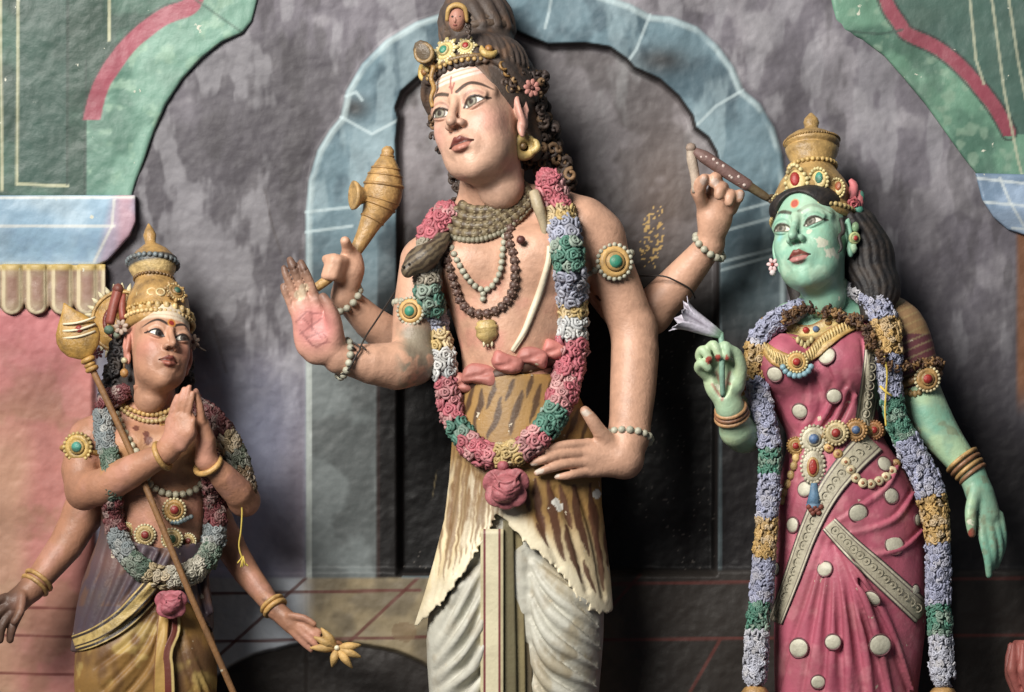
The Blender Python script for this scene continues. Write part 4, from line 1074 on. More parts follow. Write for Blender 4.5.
def make_left():
    S = root('deity_statue', (145, 1071, 0), 'brown-skinned four-armed statue with a tall gold crown, palms pressed together, left of the niche', 'statue')
    H = Head(.30, .40, .08, .735, 159, 347, 12, .92)
    skin = C(182, 122, 90)
    g = Grid(-24, 350, 384, 660, -90, 100, 1.7)
    g.loft([(402, 152, -8, 28, 20), (418, 152, -6, 52, 28), (440, 153, -2, 60, 36), (475, 154, 2, 55, 36), (520, 157, 2, 48, 33), (560, 155, 2, 48, 33), (600, 148, 2, 54, 36), (660, 146, 2, 58, 38)], 0)
    g.chain([H.w((0, 44, -16)), (153, 404, -10), (153, 422, -8)], [22, 23, 30], 8)
    g.chain([(150, 410, -10), (112, 424, -4), (92, 436, 0)], [20, 18, 18], 10); g.chain([(155, 410, -10), (196, 424, -4), (212, 434, 0)], [20, 18, 18], 10)
    g.ell((130, 446, 26), (24, 18, 14), 10); g.ell((176, 446, 28), (24, 18, 14), 10)
    g.ell((158, 520, 24), (26, 30, 14), 12)
    # pressed palms
    g.chain([(88, 440, 2), (80, 470, 10), (84, 492, 20)], [20, 19, 18], 8)
    g.chain([(84, 490, 22), (102, 487, 38), (130, 472, 54), (164, 454, 68)], [18.5, 18.5, 16.5, 11.5], 5)
    for b, r in (((170, 421, 72), 5), ((176, 417, 75), 5.2), ((182, 416, 77), 5.2), ((187, 419, 78), 5)): g.chain([(168, 450, 69), (b[0] + 2, b[1] + 14, b[2]), b], [11, 8.5, r], 4)
    for k, f in enumerate([[(170, 421, 72), (173, 408, 75), (177, 396, 76)], [(176, 417, 75), (180, 402, 78), (184, 389, 78)], [(182, 416, 77), (186, 400, 79.5), (189.5, 386, 79)], [(187, 419, 78), (190, 406, 80), (193, 393, 80)]]):
        r = (3.2, 3.5, 3.5, 3.3)[k]; g.chain(f, [r * 1.1, r, r * .74], .6, sub=3)
    for a_, b_ in (((172, 424, 80), (179.5, 394, 82)), ((178, 420, 83), (187, 388, 83)), ((184, 420, 84.5), (191, 390, 84))): g.chain([a_, b_], .8, 1, 's')
    g.chain([(182, 446, 78), (190, 432, 82), (193, 420, 82)], [6, 4.6, 3.6], 3)
    g.chain([(214, 438, 2), (232, 474, 8), (244, 500, 18)], [18, 16.5, 15.5], 8)
    g.chain([(244, 501, 18), (238, 492, 32), (222, 476, 46), (206, 460, 56)], [15.5, 15.5, 14, 11], 5)
    g.chain([(206, 459, 56), (206, 440, 62), (201, 420, 66)], [11, 10, 7], 4)
    for k in range(4):
        z0 = 74 - k * 5.5; f = [(202 - .3 * k, 422, z0 - 4), (199.5, 405, z0), (196 - .8 * (k - 1.5) ** 2 * .6, 390 + 1.8 * abs(k - 1.5), z0 + 2)]
        g.chain(f, [4.4, 4, 2.9], 1.2, sub=3)
    # lower pair
    g.chain([(98, 460, -42), (84, 512, -40)], [18, 20], 8)
    g.chain([(84, 512, -40), (66, 545, -34), (32, 588, -18)], [20, 17.5, 12], 6)
    g.chain([(32, 588, -18), (14, 604, -10)], [12, 13], 6)
    for k, f in enumerate([[(6, 598, -6), (-8, 604, 2), (-16, 616, 6)], [(8, 606, -4), (-4, 616, 4), (-8, 630, 6)], [(12, 612, -4), (2, 626, 4), (0, 640, 4)], [(18, 614, -6), (12, 628, 0), (10, 640, 0)]]):
        g.chain(f, [5.4, 4.8, 3.8], 1.6, sub=3)
    g.chain([(22, 596, -4), (20, 612, 6), (14, 622, 10)], [5.6, 4.8, 3.8], 2, sub=2)
    g.chain([(205, 490, -40), (226, 540, -34)], [16, 15.5], 8)
    g.chain([(226, 540, -34), (246, 572, -26), (274, 608, -8)], [15.5, 13.5, 9.5], 6)
    g.chain([(274, 608, -8), (292, 624, 0)], [9.5, 10], 5)
    for k, f in enumerate([[(296, 620, 4), (310, 627, 10), (320, 632, 12)], [(297, 624, 6), (312, 634, 12), (321, 640, 13)], [(296, 628, 6), (310, 640, 12), (318, 647, 12)], [(292, 631, 4), (304, 643, 8), (311, 650, 8)]]):
        g.chain(f, [4.2, 3.6, 2.8], 1.3, sub=3)
    g.chain([(290, 616, 6), (304, 618, 12), (314, 624, 14)], [4.2, 3.6, 3], 1.6, sub=2)
    V, Q = g.mesh(); x, y, z = V.T
    n1 = fbm(V, 24, 4, 33); n2 = fbm(V, 8, 3, 39)
    col = np.broadcast_to(skin, V.shape) * (1 + .22 * (n1 - .5))[:, None]
    col = mix(col, C(206, 140, 122), .4 * sm(.5, .66, n1))
    col = mix(col, C(190, 136, 76), .6 * sm(420, 455, y) * sm(500, 470, y) * (x > 100) * (x < 195) * (z < 56))
    for cx, cy, rr in ((148, 440, 4.5), (136, 428, 3), (146, 434, 3), (185, 442, 4.5)): col = mix(col, C(96, 34, 30), (np.hypot(x - cx, y - cy) < rr) * (z < 56) * .85)
    col = mix(col, C(58, 44, 36), .85 * sm(36, 6, x + 10 * (n2 - .5)) * (y > 570))
    col = mix(col, C(80, 56, 44), .6 * sm(.5, .62, n2) * np.exp(-((x - 268) ** 2 + (y - 604) ** 2) / 300))
    mb = MB().add(V, Q, col)
    Vh, Qh = head_grid(1.0).mesh()
    def mark(c, X, Y, Z, fr):
        c = mix(c, C(216, 206, 176), .75 * sm(-21, -26, Y) * fr * (np.abs(X) < 42))
        for k in (0, 1): c = mix(c, C(190, 150, 120), .5 * (1 - sm(.6, 1.6, np.abs(Y + 29 + 7 * k))) * fr)
        c = mix(c, C(196, 120, 40), (1 - sm(6, 7, np.hypot(X, Y + 17))) * fr); c = mix(c, C(150, 30, 26), (1 - sm(3.6, 4.6, np.hypot(X, Y + 17))) * fr)
        c = mix(c, C(150, 92, 66), .4 * np.exp(-((np.abs(X) - 24) ** 2 + (Y - 44) ** 2) / 260) * fr)
        return c
    ch = head_paint(Vh, C(192, 136, 104), (C(120, 44, 38), C(168, 84, 66)), C(46, 36, 32), (C(40, 38, 36), C(64, 62, 60), C(16, 16, 18), 3.5, .5), C(206, 110, 104), C(34, 28, 28), C(216, 170, 140), mark, 1.15)
    mb.add(H.w(Vh), Qh, ch)
    build(mb, 'body', M['skin'], S)
    bf = lambda X, Y: np.minimum(g.front(X, Y, 0), 46)
    # crown
    gd = C(180, 134, 66); dk = C(62, 70, 74)
    prof = [(-20, .5, None), (-20, 50, None), (-27, 53, None), (-34, 52, None), (-36, 49, None), (-58, 48, None), (-74, 41, None), (-86, 33, None), (-92, 29.5, None), (-98, 29, None), (-101, 31, C(214, 180, 110)), (-112, 36, C(214, 180, 110)), (-116, 37.5, dk), (-123, 38, dk), (-127, 34, None), (-138, 25, None), (-146, 14, None), (-150, 8, None), (-155, 8.5, None), (-163, 10, None), (-171, 7, None), (-180, 1.5, None), (-181, .5, None)]
    cr = crown(S, H, prof, gd, dict(rings=[(-27, 53, 3.6, C(214, 178, 110)), (-40, 49.5, 3.0, C(196, 150, 70)), (-94, 30, 2.8, C(120, 84, 40)), (-119, 38, 4.2, C(104, 116, 120))]), -10, -27, .90, .93)
    mb = MB()
    medallion(mb, H.w((6, -68, 37)), H.dir((.2, -.35, 1)), 9.5, C(36, 92, 70), gd, C(206, 176, 110), petal=8)
    for xx in (-36, -24, -12): mb.torus(H.w((xx - 4, -66 + abs(xx + 20) * .1, -6 + math.sqrt(42.5 ** 2 - xx * xx))), H.dir((xx / 50, -.3, 1)), 4.2, 1.3, C(214, 190, 130), 12, 5)
    for i in range(12):
        a = -1.5 + i * .27; mb.ball(H.w((48 * math.sin(a), -45, -6 + 47 * math.cos(a))), (3.2, 4.6, 2.4), vary(C(206, 172, 104)), 7, 6)
    build(mb, 'crown_jewels', M['gold'], cr)
    # spiked halo behind the crown
    mb = MB(); hc = np.array((122, 322, -22.)); N_ = np.array((-.25, -.1, 1)); O = orient(N_)
    mb.lathe(hc - N_ * 3, hc + N_ * 3, [(0, 14), (0, 31), (.5, 33), (1, 31), (1, 15), (1, 14), (.0, 14)], 48, C(176, 128, 52))
    mb.torus(hc + N_ * 3, N_, 17, 2.4, C(116, 40, 36), 30, 6); mb.torus(hc + N_ * 3, N_, 30, 1.8, C(196, 150, 76), 36, 6)
    for i in range(28):
        a = 2 * math.pi * i / 28; d = math.cos(a) * O[:, 0] + math.sin(a) * O[:, 1]
        mb.tube([hc + d * 31, hc + d * 35, hc + d * 39.5], [2.8, 2.4, .5], 7, C(216, 204, 160))
    build(mb, 'spiked_halo', M['gold'], S)
    mb = MB(); mb.tube([(110, 324, 6), (113, 308, 4), (117, 294, 0), (118, 285, -2)], [4.6, 5, 5.2, 3.6], 9, C(146, 62, 50), sub=4); mb.ball((118, 289, -1), (6, 6, 6), C(120, 50, 42)); mb.tube([(123, 320, 8), (122, 306, 4), (124, 294, 0)], [3.4, 3.6, 2], 8, C(150, 66, 52), sub=3)
    build(mb, 'hair_ornament', M['cloth'], S)
    # hair
    hg = Grid(-70, 70, -60, 84, -80, 60, 2.0); hg.ell((0, -8, -26), (49, 52, 50), 0); hg.ell((0, 36, -36), (48, 40, 32), 10); hg.ell((0, 20, 60), (47, 88, 68), 3, 's'); hg.ell((0, 60, -6), (28, 40, 34), 4, 's'); hg.ell((0, 46, 46), (74, 66, 62), 2, 's')
    v, q = hg.mesh(); bk = C(42, 40, 42); mb = MB().add(H.w(v), q, bk)
    cols = [C(44, 42, 44), C(38, 36, 40), C(62, 58, 58)]
    curls(mb, 150, lambda: ((lambda t: ((123 - 12 * t + rnd(-10, 10) * (.5 + t * .7), 334 + 66 * t + rnd(-6, 6), rnd(-16, 12))))(rnd(0, 1)), (rnd(-.5, .3), rnd(-.3, .3), 1)), (3, 5.4), 2.4, cols)
    curls(mb, 46, lambda: ((186 + rnd(-7, 5), 348 + rnd(0, 50), rnd(-30, -8)), (.5, 0, 1)), (3, 5), 2.4, cols)
    build(mb, 'hair', M['hair'], S)
    mb = MB(); small_flower(mb, (121, 327, 20), (-.4, 0, 1), 8, C(176, 150, 130), C(110, 60, 46), 7); mb.ball((109, 330, 14), (5.5, 5, 5), C(88, 120, 98), 9, 7); mb.ball((117, 335, 14), (4, 4, 4), C(110, 120, 100), 8, 6)
    build(mb, 'hair_flower', M['flower'], S); mb = MB(); small_flower(mb, (98, 353, 4), (-.4, 0, 1), 6, C(206, 120, 130), C(150, 70, 80), 6)
    build(mb, 'hair_flower', M['flower'], S)
    mb = MB(); small_flower(mb, (193, 342, 4), (.5, 0, 1), 8, C(170, 142, 122), C(100, 56, 44), 7); mb.tube([(197, 346, 4), (202, 349, 4), (206, 351, 6)], [1.2, 1, .8], 5, C(70, 56, 46)); build(mb, 'hair_flower', M['flower'], S)
    mb = MB(); p = H.w((-52, 30, 0)); mb.ball(p, 3.4, C(206, 196, 150)); mb.tube([p + (0, 2, 0), p + (0, 9, 1)], 1.3, 6, GOLD_D); mb.ball(p + (0, 12.5, 1), (4.4, 5, 4.4), C(190, 130, 60), 9, 7); build(mb, 'earring', M['gold'], S)
    # drape, dhoti
    cg = Grid(58, 232, 494, 1066, -80, 90, 2.0)
    cg.loft([(596, 148, 2, 52, 38), (625, 146, 4, 60, 44), (650, 146, 6, 66, 48), (700, 148, 6, 64, 46)], 0)
    cg.chain([(118, 640, 8), (112, 680, 18), (118, 800, 6), (120, 950, 0)], [36, 38, 32, 24], 12, sub=3); cg.chain([(178, 640, 8), (180, 680, 16), (174, 800, 4), (172, 950, 0)], [34, 36, 31, 24], 12, sub=3)
    for pth in ([(160, 612), (142, 650), (104, 690)], [(162, 630), (148, 668), (110, 712)], [(152, 612), (132, 640), (96, 668)], [(176, 612), (188, 650), (206, 690)], [(178, 634), (190, 670), (204, 712)]):
        p = resample(spline(pth, 6), 5); zz = smooth1(cg.front(p[:, 0], p[:, 1], 30), 3); cg.chain(np.c_[p, zz + .5], 2.6, 4, 's'); cg.chain(np.c_[p + (3, 4), zz - 1], 2.4, 4)
    v, q = cg.mesh(); nn = fbm(v * [1, .5, 1], 22, 4, 44)
    c = mix(np.broadcast_to(C(152, 108, 46), v.shape), C(108, 70, 36), sm(.42, .66, nn)); c = mix(c, C(200, 168, 84), .6 * sm(.56, .7, fbm(v, 18, 3, 45)))
    dh = build(MB().add(v, q, c), 'dhoti', M['cloth'], S)
    cf = lambda X, Y: cg.front(X, Y, 20)
    mb = MB(); band(cf, mb, [(166, 596), (162, 640), (160, 700), (160, 980)], [5, 7, 9, 10], C(186, 140, 62), 6, 6, 8, lambda u: C(120, 60, 36) if abs(u) > .8 else C(190, 146, 66), 9)
    band(cf, mb, [(174, 600), (176, 630), (168, 654), (170, 700), (172, 980)], [4, 5, 6, 8, 8], C(120, 44, 34), 9, 6, 10, lambda u: C(206, 176, 100) if u < -.4 else C(116, 46, 36), 9)
    build(mb, 'front_pleat', M['cloth'], dh)
    make_feet([((119, 1034, -6), (112, 1050, 56)), ((172, 1034, -6), (180, 1050, 56))], 18, 'skin', skin, S)
    wg = Grid(58, 232, 494, 668, -80, 90, 1.7)
    wg.loft([(494, 156, 2, 55, 38), (530, 155, 2, 55, 40), (565, 148, 4, 60, 44), (600, 144, 4, 68, 49), (640, 143, 6, 73, 54), (668, 143, 6, 75, 56)], 0, shell=7,
            poly=[(96, 500), (108, 512), (130, 541), (160, 548), (214, 540), (216, 560), (214, 634), (206, 622), (190, 604), (172, 590), (158, 590), (140, 610), (112, 632), (80, 652), (70, 652), (76, 610), (86, 560)])
    for pth in ([(112, 520), (100, 570), (80, 630)], [(124, 536), (112, 580), (92, 628)], [(138, 548), (124, 584), (104, 622)], [(152, 552), (138, 582), (120, 606)], [(164, 552), (152, 574), (136, 592)], [(206, 560), (200, 580), (206, 610)]):
        p = resample(spline(pth, 6), 5); zz = smooth1(wg.front(p[:, 0], p[:, 1], 40), 3); wg.chain(np.c_[p, zz + .8], 3.0, 4, 's'); wg.chain(np.c_[p + (5.5, 2), zz - .4], 2.8, 5)
    v, q = wg.mesh(); c = np.broadcast_to(C(76, 62, 72), v.shape) * (1 + .3 * (fbm(v, 16, 4, 51) - .5))[:, None]; c = mix(c, C(104, 70, 54), .75 * sm(.5, .62, fbm(np.stack([v[:, 0] * .9 + v[:, 1] * .42, (v[:, 1] * .9 - v[:, 0] * .42) * .3, v[:, 2]], -1), 9, 3, 53)) * (v[:, 1] < 606)); c = mix(c, C(132, 84, 66), .5 * np.exp(-((v[:, 0] - 112) ** 2 + (v[:, 1] - 562) ** 2) / 300))
    dr = build(MB().add(v, q, c), 'hip_drape', M['cloth'], S)
    wf = lambda X, Y: np.where(np.isnan(wg.front(X, Y, np.nan)), 30, wg.front(X, Y, 30))
    mb = MB(); band(lambda X, Y: np.maximum(wg.front(X, Y, 0), cf(X, Y) + 2), mb, [(74, 644), (96, 636), (122, 620), (144, 598), (156, 584)], [8.5, 9.5, 10.5, 11, 11], None, 2.5, 3, 4, lambda u: C(40, 36, 40) if .60 < abs(u) < .84 or abs(u - .3) < .08 else C(196, 164, 88), 23)
    build(mb, 'gold_border', M['gold'], dr)
    # garland
    path = [(124, 392), (106, 404), (104, 430), (110, 460), (112, 490), (114, 520), (121, 545), (138, 566), (160, 577), (184, 576), (203, 562), (213, 540), (216, 510), (212, 480), (210, 455)]
    surf = [bf, lambda X, Y: wg.front(X, Y, -50)]
    p = resample(spline(path, 8), 3.0); zz = np.maximum(np.minimum(np.max([f(p[:, 0], p[:, 1]) for f in surf], 0), 46), 10); pts = np.c_[p, smooth1(zz, 30) + 5]
    MAR, SLT, MOS = C(110, 46, 50), C(120, 130, 132), C(84, 108, 90)
    gl = build(MB().tube(pts, 4, 8, C(70, 50, 46)), 'garland', M['flower'], S)
    garland(gl, pts, [8, 9.5, 9.5, 9, 9.5, 10, 11, 11, 11, 10, 9], [(.07, MAR, 'maroon'), (.18, SLT, 'slate grey'), (.30, MOS, 'grey-green'), (.40, MAR, 'maroon'), (.47, SLT, 'grey'), (.53, MOS, 'green'), (.58, C(170, 150, 110), 'straw'), (.68, C(176, 170, 150), 'dirty white'), (.75, MOS, 'green'), (.80, SLT, 'grey'), (1, MAR, 'maroon')], bl=5.0)
    mb = MB(); rose(mb, (171, 604, 62), 15.5, C(186, 92, 104), C(130, 56, 66)); build(mb, 'rose_pendant', M['flower'], gl)
    p = resample(spline([(196, 404, 12), (212, 418, 20), (226, 438, 24), (238, 464, 24), (247, 490, 26)], 8), 3.0)
    sg = build(MB().tube(p, 5, 8, C(60, 44, 40)), 'shoulder_garland', M['flower'], S)
    garland(sg, p, [8, 11, 12, 12, 9], [(.42, C(92, 40, 42), 'dark maroon'), (.6, C(150, 128, 92), 'straw'), (.78, C(70, 78, 62), 'dark green'), (1, C(110, 86, 58), 'brown')], bl=5.0)
    # necklaces, belt jewels
    mb = MB(); beads(mb, lay([(116, 400), (128, 408), (144, 414), (160, 414), (174, 408), (184, 400)], 4.4, [bf], 2.5), 2.8, C(200, 156, 82)); beads(mb, lay([(118, 406), (130, 415), (146, 421), (162, 420), (176, 413)], 4.4, [bf], 2.5), 2.6, C(206, 176, 110))
    medallion(mb, (164, 420, float(bf(164, 420)) + 3), (0, 0, 1), 6, C(150, 50, 40), petal=6); build(mb, 'gold_necklace', M['gold'], S)
    mb = MB(); beads(mb, lay([(117, 414), (121, 424), (127, 436), (133, 447), (140, 458), (149, 482), (158, 490), (170, 494), (184, 494), (198, 488), (204, 478)], 7.2, [bf], 2.6), 4.0, C(176, 168, 138)); build(mb, 'bead_necklace', M['bead'], S)
    mb = MB(); medallion(mb, (174, 510, float(bf(174, 510)) + 2), (.1, 0, 1), 11, C(150, 36, 34), GOLD, C(206, 190, 140))
    for k in range(7): mb.ball((172 + k * 3.2, 524 - abs(k - 2) * .9 - k * .6, float(bf(175, 520)) + 3), 2.6, C(90, 116, 124))
    build(mb, 'chest_medallion', M['gold'], S)
    mb = MB()
    for cx, cy, R, gm, in ((145, 535, 10, C(140, 34, 32)), (172, 539, 10, C(46, 100, 66)), (188, 541, 7.5, C(140, 34, 32)), (127, 530, 7, C(140, 34, 32))): medallion(mb, (cx, cy, max(float(bf(cx, cy)), float(wg.front(cx, cy, -9))) + 2), (0, 0, 1), R, gm, C(190, 160, 96), C(206, 196, 150))
    build(mb, 'belt', M['gold'], S)
    mb = MB(); medallion(mb, (78, 447, 22), (-.25, 0, 1), 13.5, C(60, 150, 130), C(206, 166, 80), C(206, 176, 100)); mb.tube([(94, 446, 18), (100, 448, 10)], 3, 7, GOLD); mb.ball((82, 464, 22), 3.2, GOLD)
    mb.torus((83, 452, 4), (-.2, 1, .1), 21, 3.2, GOLD, 28, 8); build(mb, 'armlet', M['gold'], S)
    for c, ax, R, th in (((162, 456, 67), (34, -18, 14), 13.5, 3.0), ((208, 465, 54), (-12, -20, 14), 13.2, 3.2), ((35, 585, -19), (-34, 43, 16), 14.2, 2.4), ((39, 580, -20), (-34, 43, 16), 14.6, 2.4), ((275, 608, -8), (28, 36, 18), 11.5, 2.8), ((272, 604, -10), (28, 36, 18), 11.8, 2.4)):
        mb = MB(); mb.torus(c, ax, R, th, C(200, 150, 76), 28, 8); build(mb, 'bangle', M['gold'], S)
    return S, g

S_LEFT, G_LEFT = make_left()
mb = MB()
mb.tube([(89, 362, 34), (130, 450, 46), (152, 502, 56), (190, 594, 62), (234, 694, 50), (300, 850, 30), (392, 1066, 10)], 3.4, 10, C(142, 96, 52), sub=4)
spear = build(mb, 'spear', M['wood'], base=(392, 1071, 10))
tag(spear, 'gold leaf-headed spear leaning across the brown crowned statue on the left', 'spear')
mb = MB(); A, B = np.array((87, 358, 34.)), np.array((64, 303, 30.))
mb.lathe(A, B, [(0, .01), (0, 5), (.04, 9), (.14, 17), (.28, 21.5), (.42, 22.5), (.56, 20), (.70, 14), (.82, 8), (.92, 3.6), (1, .6), (1, .01)], 32, C(182, 134, 52), squash=.36)
ld = build(mb, 'leaf_blade', M['gold'], spear); ld['label'] = 'broad golden leaf blade with three pale stripes'
mb = MB()
for k, yy in enumerate((-8, -1, 6)):
    p = [(63 + 4.6 * i, 332 + yy + 1.6 * math.sin(i * .5) - .9 * i, 30 + 8 * (1 - ((i - 3.6) / 4.8) ** 2) + 3.2) for i in range(8)]
    mb.tube(p, 1.3, 6, C(220, 206, 170))
mb.ball((79, 329, 40), (4, 4, 2.4), C(150, 40, 34), 10, 7); build(mb, 'stripes', M['cloth'], ld)
mb = MB()
for c, r in (((88, 360, 34), 6.5), ((90, 365, 35), 5.2), ((92, 369, 35.5), 6)): mb.torus(c, (.4, .9, .1), r * .75, r * .45, C(190, 140, 62), 18, 8)
build(mb, 'collar', M['gold'], spear)
mb = MB(); c0 = np.array((337, 648, 12.))
for i, tip in enumerate([(321, 628, 18), (314, 637, 20), (310, 648, 18), (361, 645, 18), (361, 657, 18), (352, 668, 18), (332, 667, 14)]):
    tip = np.array(tip, float); m_ = (c0 + tip) / 2 + (0, 0, 6); mb.tube([c0, m_, tip], [2.6, 4.6, 1.0], 8, vary(C(206, 160, 86), .1), sub=4)
mb.torus(c0 + (0, 0, 5), (0, 0, 1), 5.5, 2.4, C(140, 84, 40), 18, 7); mb.ball(c0 + (0, 0, 7), 3, C(226, 214, 180))
mb.tube([c0, (332, 640, 10), (318, 636, 8)], [3, 3, 3], 7, C(150, 110, 60))
o = build(mb, 'yellow_flower', M['flower']); tag(o, 'yellow pointed-petal flower in the lowered hand of the left statue', 'flower')
mb = MB(); mb.tube([(240, 498, 34), (242, 510, 36), (241, 530, 34), (239, 546, 30), (243, 560, 28), (248, 566, 28)], .9, 6, C(206, 176, 60), sub=5)
for k in range(5): mb.tube([(243, 556, 28), (243 + rnd(-7, 8), 562 + rnd(0, 6), 28 + rnd(-2, 3))], .8, 5, C(206, 176, 60))
o = build(mb, 'yellow_thread', M['wire']); tag(o, 'loose yellow thread hanging from the bent elbow of the left statue', 'thread')
# ================================================================== the green-skinned lady on the right
def make_right():
    S = root('deity_statue', (848, 1071, 0), 'green-skinned lady statue in a dotted pink sari, right of the niche', 'statue')
    H = Head(-.38, .38, -.09, .87, 813, 237, 10, .96, 1.03)
    skin = C(124, 174, 146)
    g = Grid(690, 1016, 278, 600, -80, 100, 1.7)
    g.loft([(302, 832, -8, 28, 20), (318, 836, -6, 56, 27), (345, 836, -2, 58, 34), (385, 828, 2, 54, 36), (437, 836, 3, 42, 31), (480, 842, 4, 54, 38), (600, 846, 4, 64, 42)], 0)
    g.chain([H.w((0, 44, -16)), (830, 304, -8), (834, 324, -8)], [25, 25, 32], 8)
    g.chain([(832, 312, -10), (880, 318, -6), (900, 328, -4)], [20, 19, 20], 10); g.chain([(832, 312, -10), (790, 320, -6), (776, 332, 0)], [20, 18, 18], 10)
    # hand with the lily
    g.chain([(776, 336, 0), (756, 385, 10), (744, 432, 26)], [19, 18.5, 18], 8)
    g.chain([(744, 434, 28), (737, 430, 44), (730, 408, 62)], [19, 18, 13], 6)
    g.chain([(730, 408, 62), (724, 388, 66)], [13, 15], 6); g.ell((722, 378, 64), (19, 24, 11), 6); g.ell((722, 382, 78), (8, 15, 6), 5, 's')
    for k, f in enumerate([[(706, 368, 68), (700, 356, 74), (703, 350, 82), (709, 358, 84)], [(713, 362, 70), (709, 350, 78), (714, 345, 86), (719, 356, 88)], [(722, 360, 70), (720, 349, 78), (726, 346, 86), (727, 357, 87)], [(707, 376, 68), (699, 368, 76), (702, 363, 84), (708, 368, 84)]]):
        g.chain(f, [5.6, 5.2, 4.8, 4.2], 1.6, sub=3)
    g.chain([(737, 386, 68), (741, 368, 74), (737, 354, 80), (730, 349, 84)], [8, 6.4, 5.4, 4.4], 3, sub=3)
    # lowered arm
    g.chain([(900, 330, -4), (916, 378, 0), (930, 414, 4), (945, 440, 8), (972, 474, 14)], [22, 20, 20.5, 18.5, 13], 6, sub=2)
    g.chain([(972, 474, 14), (980, 494, 17), (987, 516, 18)], [13, 14.5, 13.5], 5, sub=2)
    for k, f in enumerate([[(981, 518, 24), (984, 540, 30), (988, 558, 30), (989, 575, 26)], [(988, 522, 24), (992, 542, 29), (993, 556, 28), (992, 568, 22)], [(994, 520, 20), (998, 540, 24), (999, 554, 22), (996, 566, 16)], [(998, 516, 16), (1002, 532, 18), (1002, 546, 16), (1000, 556, 12)]]):
        g.chain(f, [6, 5.2, 4.6, 3.4], 1.6, sub=3)
    g.chain([(976, 492, 26), (971, 510, 34), (971, 524, 36), (972, 534, 34)], [7.5, 6.2, 5.4, 4], 3, sub=3)
    V, Q = g.mesh(); x, y, z = V.T
    n1 = fbm(V, 26, 4, 71); n2 = fbm(V, 8, 3, 72)
    col = np.broadcast_to(skin, V.shape) * (1 + .2 * (n1 - .5))[:, None]
    col = mix(col, C(168, 200, 150), .7 * sm(.5, .68, n1)); col = mix(col, C(92, 168, 142), .5 * sm(.5, .34, n1)); col = mix(col, C(120, 110, 80), .5 * sm(.6, .68, n2) * (y > 420))
    col = mix(col, C(176, 196, 150), .5 * (y > 330) * (y < 470) * (x < 760))
    rl = np.min([lined(x, y, l) for l in ([(716, 372), (724, 392), (722, 400)], [(730, 372), (724, 390)], [(712, 384), (720, 396)], [(718, 378), (730, 384)])], 0)
    col = mix(col, C(176, 84, 84), .75 * (1 - sm(.5, 2.2, rl)) * (z > 60))
    for cx, cy, rr in ((709, 360, 3.4), (718, 358, 3), (972, 534, 4.4), (727, 358, 2.4)): col = mix(col, C(176, 36, 40), (np.hypot(x - cx, (y - cy) * .8) < rr) * (z > 26))
    mb = MB().add(V, Q, col)
    Vh, Qh = head_grid(1.0).mesh()
    def mark(c, X, Y, Z, fr):
        nn = fbm(np.stack([X, Y, Z], -1), 20, 4, 77); nf = fbm(np.stack([X, Y, Z], -1), 7, 3, 78)
        c = mix(c, C(176, 216, 186), .6 * sm(.5, .64, nn) * fr)
        for cx, cy, e in ((29, 26, 70), (34, 36, 60), (16, 12, 30)):
            c = mix(c, C(206, 202, 182), .85 * ((np.exp(-((X - cx) ** 2 + (Y - cy) ** 2) / e) + 1.5 * (nf - .5)) > .62) * fr)
        c = mix(c, C(210, 130, 80), (1 - sm(5.2, 6.2, np.hypot(X, Y + 25))) * fr); c = mix(c, C(196, 40, 36), (1 - sm(4.0, 4.8, np.hypot(X, Y + 25))) * fr)
        c = mix(c, C(110, 190, 200), .7 * np.exp(-((X + 24) ** 2 + (Y - 10) ** 2) / 20) * fr)
        return c
    ch = head_paint(Vh, C(132, 186, 158), (C(132, 34, 40), C(196, 120, 120)), C(42, 50, 46), (C(60, 52, 48), C(110, 100, 92), C(30, 26, 26), -2, -.5), C(112, 178, 150), C(44, 42, 42), C(82, 140, 116), mark, 1.25)
    mb.add(H.w(Vh), Qh, ch)
    build(mb, 'body', M['green_skin'], S)
    # crown
    gd = C(182, 142, 76)
    prof = [(-20, .5, None), (-20, 47, None), (-27, 50, None), (-34, 49, None), (-36, 46, None), (-58, 46, None), (-74, 39, None), (-85, 31, None), (-91, 27, None), (-97, 27, None), (-100, 25, None), (-110, 30, None), (-117, 32, None), (-118, 29.5, None), (-121, 29.5, None), (-122, 33, None), (-127, 33, None), (-131, 30, None), (-137, 22, None), (-143, 9, None), (-146, 8, None), (-152, 9.5, None), (-157, 8, None), (-164, 2, None), (-165, .5, None)]
    cr = crown(S, H, prof, gd, dict(rings=[(-27, 50, 3.4, C(206, 176, 104)), (-94, 28, 3.0, C(206, 168, 90)), (-127, 33, 1.6, C(150, 112, 52))]), 2, 9, .97, .94)
    mb = MB()
    def gem(xx, yy, R, c_, drop):
        pt = H.w((xx + 3, yy - 3, -8 + math.sqrt(max(46 ** 2 - xx * xx, 10)) - max(0, (-yy - 58)) * .5)); nr = H.dir((xx / 46, -.35, 1)); O = orient(nr)
        for i in range(18):
            a = 2 * math.pi * i / 18; s_ = 1.0 if not drop else (1.15 if math.sin(a) < -.6 else 1)
            u = H.dir((1, 0, 0)); v = H.dir((0, 1, -.3))
            mb.ball(pt + u * R * .9 * math.cos(a) * (1 - (.35 if drop and math.sin(a) < -.2 else 0) * abs(math.sin(a))) + v * R * 1.05 * math.sin(a) * s_, R * .2, vary(C(214, 196, 130)), 7, 5)
        M_ = np.stack([H.dir((1, 0, 0)), H.dir((0, 1, 0)), nr], 1)
        mb.ball(pt, (R * .85, R * 1.0, R * .30), C(206, 180, 108), 14, 8, M_); mb.ball(pt + nr * R * .22, (R * .42, R * .58, R * .28), c_, 12, 8, M_)
